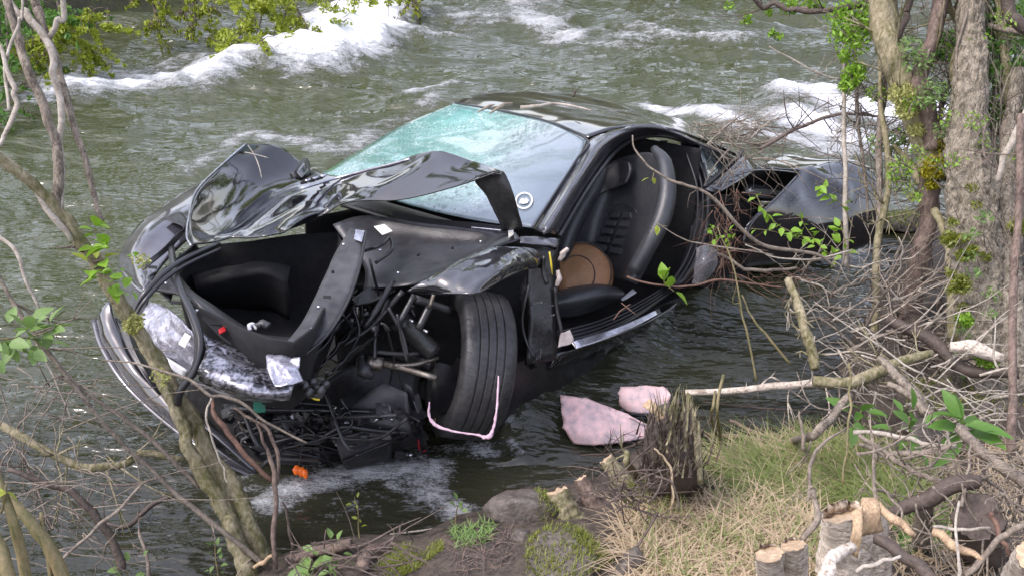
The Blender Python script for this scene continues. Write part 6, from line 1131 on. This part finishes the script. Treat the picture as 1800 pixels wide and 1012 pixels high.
rock('stone', 'half-buried sandy stone at bottom edge below the mossy mound', G(985, 1010, .0), (.10, .06, .05), M['stone_pale'], 7, group=STN); rock('stone', 'grey-brown upright stone at bottom edge beside the straw', G(1110, 1000, .0), (.065, .06, .085), M['stone'], 9, group=STN)
rock('stone', 'small dark pointed stone below the rounded brown one', G(915, 945, .0), (.045, .04, .04), M['stone'], 11, group=STN); 

rock('stone', 'mossy green rock at the foot of the broad trunk', G(1620, 765, .02), (.10, .08, .06), M['stone'], 23, group=STN)
rk = rock('stone', 'moss-covered boulder at right below the tree root', G(1690, 720, .0), (.30, .2, .16), M['stone'], 21, group=STN); moss_on(rk, 3200, .016, zmin=-.1)
rk = rock('stone', 'mossy hummock in the water behind the reddish base', W(1585, 392, .02), (.22, .1, .07), M['stone'], 25, group=STN); moss_on(rk, 900, .02)
# moss, grass, straw
def cover(label, poly, n, length, width, key, up=1.0, clump=0, curl=.5, name='grass', cat='grass', lean=(0, 0, 0)): return blades(name, scatter(poly, n, clump), length, width, lean, M[key], label, cat, up=up, curl=curl)
cover('fresh green grass on the bank behind the birch stumps', [(1240, 806), (1440, 790), (1560, 810), (1640, 860), (1620, 930), (1480, 905), (1380, 890), (1280, 870)], 4200, .19, .0027, 'grass', up=.7, curl=.8)
cover('pale straw bent over the green grass', [(1250, 806), (1450, 795), (1560, 815), (1600, 880), (1480, 900), (1300, 860)], 1300, .24, .0028, 'straw', up=.4, curl=.8)
cover('mat of dry tan straw in front of the green grass', [(1090, 905), (1220, 870), (1400, 880), (1470, 940), (1440, 1080), (1090, 1080)], 2900, .26, .0036, 'straw', up=.33, curl=.55, name='straw', cat='straw', lean=(.15, -.25, 0))
cover('sparse green blades growing through the dry straw', [(1120, 890), (1300, 870), (1460, 930), (1440, 1050), (1150, 1050)], 500, .17, .0028, 'grass', up=.9, curl=.6)
cover('dry straw litter among broken sticks at right', [(1540, 820), (1800, 770), (1830, 1060), (1560, 1060)], 900, .20, .0030, 'straw', up=.35, curl=.6, name='straw', cat='straw')
cover('low green weeds among broken sticks at right', [(1560, 880), (1700, 850), (1720, 960), (1580, 980)], 1500, .07, .0022, 'leaf_d', up=.7)
cover('bright moss strip along the waterline left of the mound', [(690, 962), (770, 940), (780, 965), (690, 1020), (640, 1030)], 2600, .022, .0016, 'moss', up=.9, name='moss', cat='moss', clump=6)
cover('mossy green fringe along the bank edge below the reed stump', [(1090, 850), (1230, 835), (1250, 880), (1110, 905)], 1400, .05, .0018, 'moss', up=.8, name='moss', cat='moss')
cover('small green weeds on the soil right of the foam', [(790, 930), (870, 915), (860, 950), (800, 965)], 220, .05, .0035, 'leaf_grey', up=.6, name='weeds', cat='weeds')
cover('reddish rootlets lying on the bare soil, bottom centre', [(790, 960), (900, 930), (920, 990), (800, 1010)], 160, .10, .0022, 'bark_red', up=.12, name='rootlets', cat='rootlets')
sprig('pale green leafy plant at bottom edge left of the moss strip', [(590, 1030, 'g', .0), (588, 1000, 'g', .05), (590, 985, 'g', .08)], .004, 34, .04, 'leaf_grey', spread=.12, lo=.1); sprig('strap-leaved plant at bottom edge beside the trunk foot', [(540, 1020, 'g', .0), (545, 1000, 'g', .03)], .004, 9, .11, 'leaf_grey', spread=.02, lo=.0)
sprig('big-leaved green plant in front of the broad trunk', [(1690, 780, 'g', .0), (1690, 750, 3.6), (1692, 735, 3.6)], .005, 12, .13, 'leaf_d', spread=.03, lo=.5); sprig('broad-leaved green plant beside the dark water right', [(1512, 770, 'g', .0), (1512, 730, 3.9), (1515, 715, 3.9)], .005, 12, .085, 'leaf_d', spread=.05, lo=.3)
sprig('dark green plant between the two broad-leaved plants', [(1600, 780, 'g', .0), (1600, 750, 3.8), (1595, 730, 3.8)], .005, 18, .075, 'leaf_d', spread=.09, lo=.2); sprig('pale leafy weed hanging over the foam', [(800, 930, 'g', .0), (805, 890, 'w', .1), (815, 875, 'w', .13)], .003, 10, .03, 'leaf_grey', spread=.04, lo=.3)
sprig('slender weed shoot standing at the waterline, bottom centre', [(632, 945, 'g', .0), (630, 915, 'g', .05), (624, 900, 'g', .08)], .003, 9, .022, 'leaf_y', spread=.02, lo=.3)
# individual sticks of the right bank
BG = 'broken sticks on the right bank'
for lb, pts, r, m_, *rest in [
 ('pale birch branch lying over blue water, right of centre', [(1205, 690, 'w', .10), (1300, 686, 'w', .12), (1390, 676, 'w', .14), (1480, 668, 'w', .16)], [.014, .017, .020, .022], 'birch', 6),
 ('thin dark twig lying on blue water below the birch branch', [(1235, 706, 'w', .02), (1330, 716, 'w', .02), (1430, 722, 'w', .02)], [.004, .005, .003], 'bark_dark', 6),
 ('upper red-brown stick where the blue water meets the grass', [(1280, 756, 'g', .05), (1320, 775, 'g', .05), (1370, 788, 'g', .06)], [.008, .010, .008], 'bark_red', 0),
 ('long red-brown stick along the edge of the green grass', [(1245, 776, 'g', .04), (1330, 788, 'g', .05), (1400, 796, 'g', .05), (1460, 804, 'g', .05)], [.010, .013, .014, .010], 'bark_red', 2),
 ('dark branch rising from the grass edge over blue water', [(1385, 788, 'g', .02), (1425, 765, 3.75), (1460, 735, 3.75), (1492, 690, 3.78)], [.014, .018, .017, .014], 'bark_grey', 4),
 ('thin upright spike on the dark rising branch', [(1412, 792, 3.72), (1408, 755, 3.72), (1405, 722, 3.72)], [.008, .006, .003], 'twig', 0),
 ('grey log lying behind the birch branch, half in brush', [(1430, 668, 4.2), (1500, 668, 4.2), (1570, 640, 4.25), (1640, 620, 4.3)], [.022, .026, .024, .016], 'bark_mossy', 10),
 ('long pale dead branch slanting down through the brush', [(1545, 628, 4.1), (1590, 675, 4.0), (1630, 720, 3.9), (1665, 755, 3.8)], [.016, .020, .020, .014], 'bark_grey', 5),
 ('brown dead branch just under the long pale one', [(1560, 675, 3.95), (1600, 695, 3.9), (1640, 735, 3.8), (1670, 770, 3.7)], [.012, .015, .015, .010], 'twig', 3),
 ('dark curved log bridging the shaded mossy boulder', [(1560, 560, 4.6), (1640, 600, 4.5), (1700, 650, 4.4), (1790, 655, 4.3)], [.026, .03, .028, .026], 'bark_dark', 5),
 ('white weathered log chunk beside the mossy boulder', [(1670, 608, 4.35), (1710, 612, 4.32), (1760, 628, 4.3)], [.02, .034, .02], 'birch', 0),
 ('yellowish bowed branch spanning the brush at right', [(1500, 760, 3.6), (1560, 762, 3.55), (1620, 778, 3.5), (1680, 782, 3.45)], [.008, .009, .009, .007], 'twig_pale', 2),
 ('brown bowed branch under the yellowish one', [(1510, 780, 3.55), (1560, 800, 3.5), (1620, 795, 3.45), (1675, 785, 3.42)], [.008, .011, .011, .008], 'twig', 2),
 ('grey branch running down left to right through the litter', [(1510, 765, 3.5), (1560, 795, 3.45), (1610, 830, 3.4), (1660, 845, 3.35)], [.007, .009, .010, .008], 'twig', 3),
 ('thick tan pole sloping to the right edge', [(1685, 752, 3.3), (1730, 795, 3.2), (1770, 825, 3.1), (1815, 860, 3.0)], [.016, .018, .018, .018], 'twig', 1),
 ('upright thin brown reed in the grass behind the stumps', [(1545, 900, 3.1), (1538, 820, 3.15), (1528, 728, 3.2)], [.007, .006, .002], 'twig', 0),
 ('tall thin green reed left of the upright brown reed', [(1482, 850, 3.2), (1488, 770, 3.25), (1494, 690, 3.3), (1492, 640, 3.3)], [.004, .004, .003], 'stalk', 0),
 ('bent tan reed leaning left over the grass', [(1420, 880, 3.05), (1425, 820, 3.1), (1445, 780, 3.15), (1488, 752, 3.2)], [.005, .006, .005, .003], 'twig', 0),
 ('dark burnt-looking log among the litter at right', [(1560, 905, 3.0), (1610, 885, 2.98), (1670, 855, 2.95), (1720, 845, 2.95)], [.016, .024, .026, .022], 'bark_dark', 0),
 ('split orange branch leaning right off the birch stump', [(1542, 885, 2.65), (1575, 912, 2.6), (1608, 938, 2.58)], [.010, .012, .008], 'splinter', 0),
 ('dark stick sloping right in front of the birch stump', [(1538, 945, 2.55), (1580, 970, 2.5), (1620, 1000, 2.45), (1645, 1030, 2.4)], [.012, .016, .016, .014], 'bark_dark', 0),
 ('split pale branch crossing toward bottom right', [(1640, 935, 2.6), (1680, 960, 2.55), (1725, 985, 2.5)], [.012, .012, .006], 'splinter', 0),
 ('curved pale root at the left foot of the birch stump', [(1500, 960, 2.55), (1470, 975, 2.5), (1452, 1000, 2.45), (1440, 1030, 2.4)], [.012, .016, .018, .018], 'birch', 0),
 ('thin white stick lying low across the bottom right', [(1505, 1005, 2.45), (1545, 990, 2.45), (1580, 975, 2.45)], [.005, .006, .004], 'twig_pale', 0),
 ('dark thin fork left of the birch stump', [(1410, 950, 2.75), (1436, 915, 2.75), (1432, 870, 2.8), (1426, 850, 2.8)], [.008, .009, .007, .003], 'twig', 3),
 ('reddish bent stem crossing the dark hollow stump', [(1745, 900, 2.75), (1748, 920, 2.75), (1765, 950, 2.7), (1778, 975, 2.7)], [.006, .007, .005], 'twig_red', 0),
 ('long tan stem rising from bottom right to right edge', [(1695, 1010, 2.5), (1740, 965, 2.5), (1780, 930, 2.5), (1815, 910, 2.5)], [.008, .008, .007], 'twig', 0),
 ('thin horizontal straw-coloured stem right of the grey post', [(1640, 925, 2.8), (1690, 928, 2.8), (1740, 930, 2.8)], [.004, .005, .004], 'twig_pale', 0),
 ('upright pale stem at lower right in front of litter', [(1684, 1020, 2.5), (1684, 970, 2.5), (1680, 880, 2.55)], [.005, .004, .003], 'twig_pale', 0),
 ('slanting thin stem left of the hollow stump', [(1690, 890, 2.9), (1698, 840, 2.95), (1708, 780, 3.0)], [.005, .005, .003], 'twig', 0),
 ('brown cut log at the waterline near bottom centre', [(505, 990, 'g', .02), (560, 978, 'g', .03), (620, 972, 'g', .04)], [.016, .020, .020], 'bark_red', 0),
 ('curved brown log with sawn end beside the moss strip', [(636, 1010, 'g', .03), (650, 988, 'g', .04), (685, 970, 'g', .04)], [.024, .024, .016], 'bark_red', 0),
 ('fresh orange splinter on the rounded waterline stone', [(868, 892, 'w', .12), (885, 904, 'w', .12), (902, 912, 'w', .10)], [.006, .013, .005], 'splinter', 0),
 ('small orange offcut at the foot of the leaning trunk', [(446, 997, 3.7), (465, 986, 3.68), (482, 974, 3.66)], [.007, .009, .006], 'splinter', 0),
 ('thin pale twig lying on shallow water below the foam', [(685, 938, 'w', .02), (740, 932, 'w', .02), (785, 925, 'w', .03)], [.003, .004, .002], 'twig_pale', 0),
 ('dark forked twig in water left of the reed stump', [(1020, 800, 'w', .04), (1080, 795, 'w', .06), (1130, 775, 'w', .08)], [.004, .006, .005], 'bark_dark', 7),
 ('dark mossy branch stub beside the reed stump', [(1120, 850, 'g', .02), (1105, 815, 3.7), (1098, 790, 3.7)], [.018, .014, .008], 'bark_mossy', 2),
 ('thin tan straw arching beside the reed stump', [(1180, 890, 3.5), (1182, 840, 3.5), (1165, 800, 3.5), (1150, 790, 3.5)], [.004, .004, .003], 'straw', 0)]:
    stick(lb, pts, r, m_, 'branch' if max(r) > .009 else 'stick', 'branch' if max(r) > .009 else 'stick', BG, twigs=rest[0], tl=.2)
tangle('litter of small broken sticks on the right bank floor', [(1500, 1800, 780, 1000, 2.7, 3.3, 130, .16, .6, .0)], 'twig', r=(.002, .005), name='stick_litter', cat='litter')
tangle('dark roots and wet sticks along the near waterline', [(500, 720, 950, 1000, 3.3, 3.5, 45, .16, .8, .0), (1040, 1160, 830, 900, 3.4, 3.6, 50, .16, .6, .1)], 'twig_dark', r=(.002, .005), name='root_tangle', cat='roots')
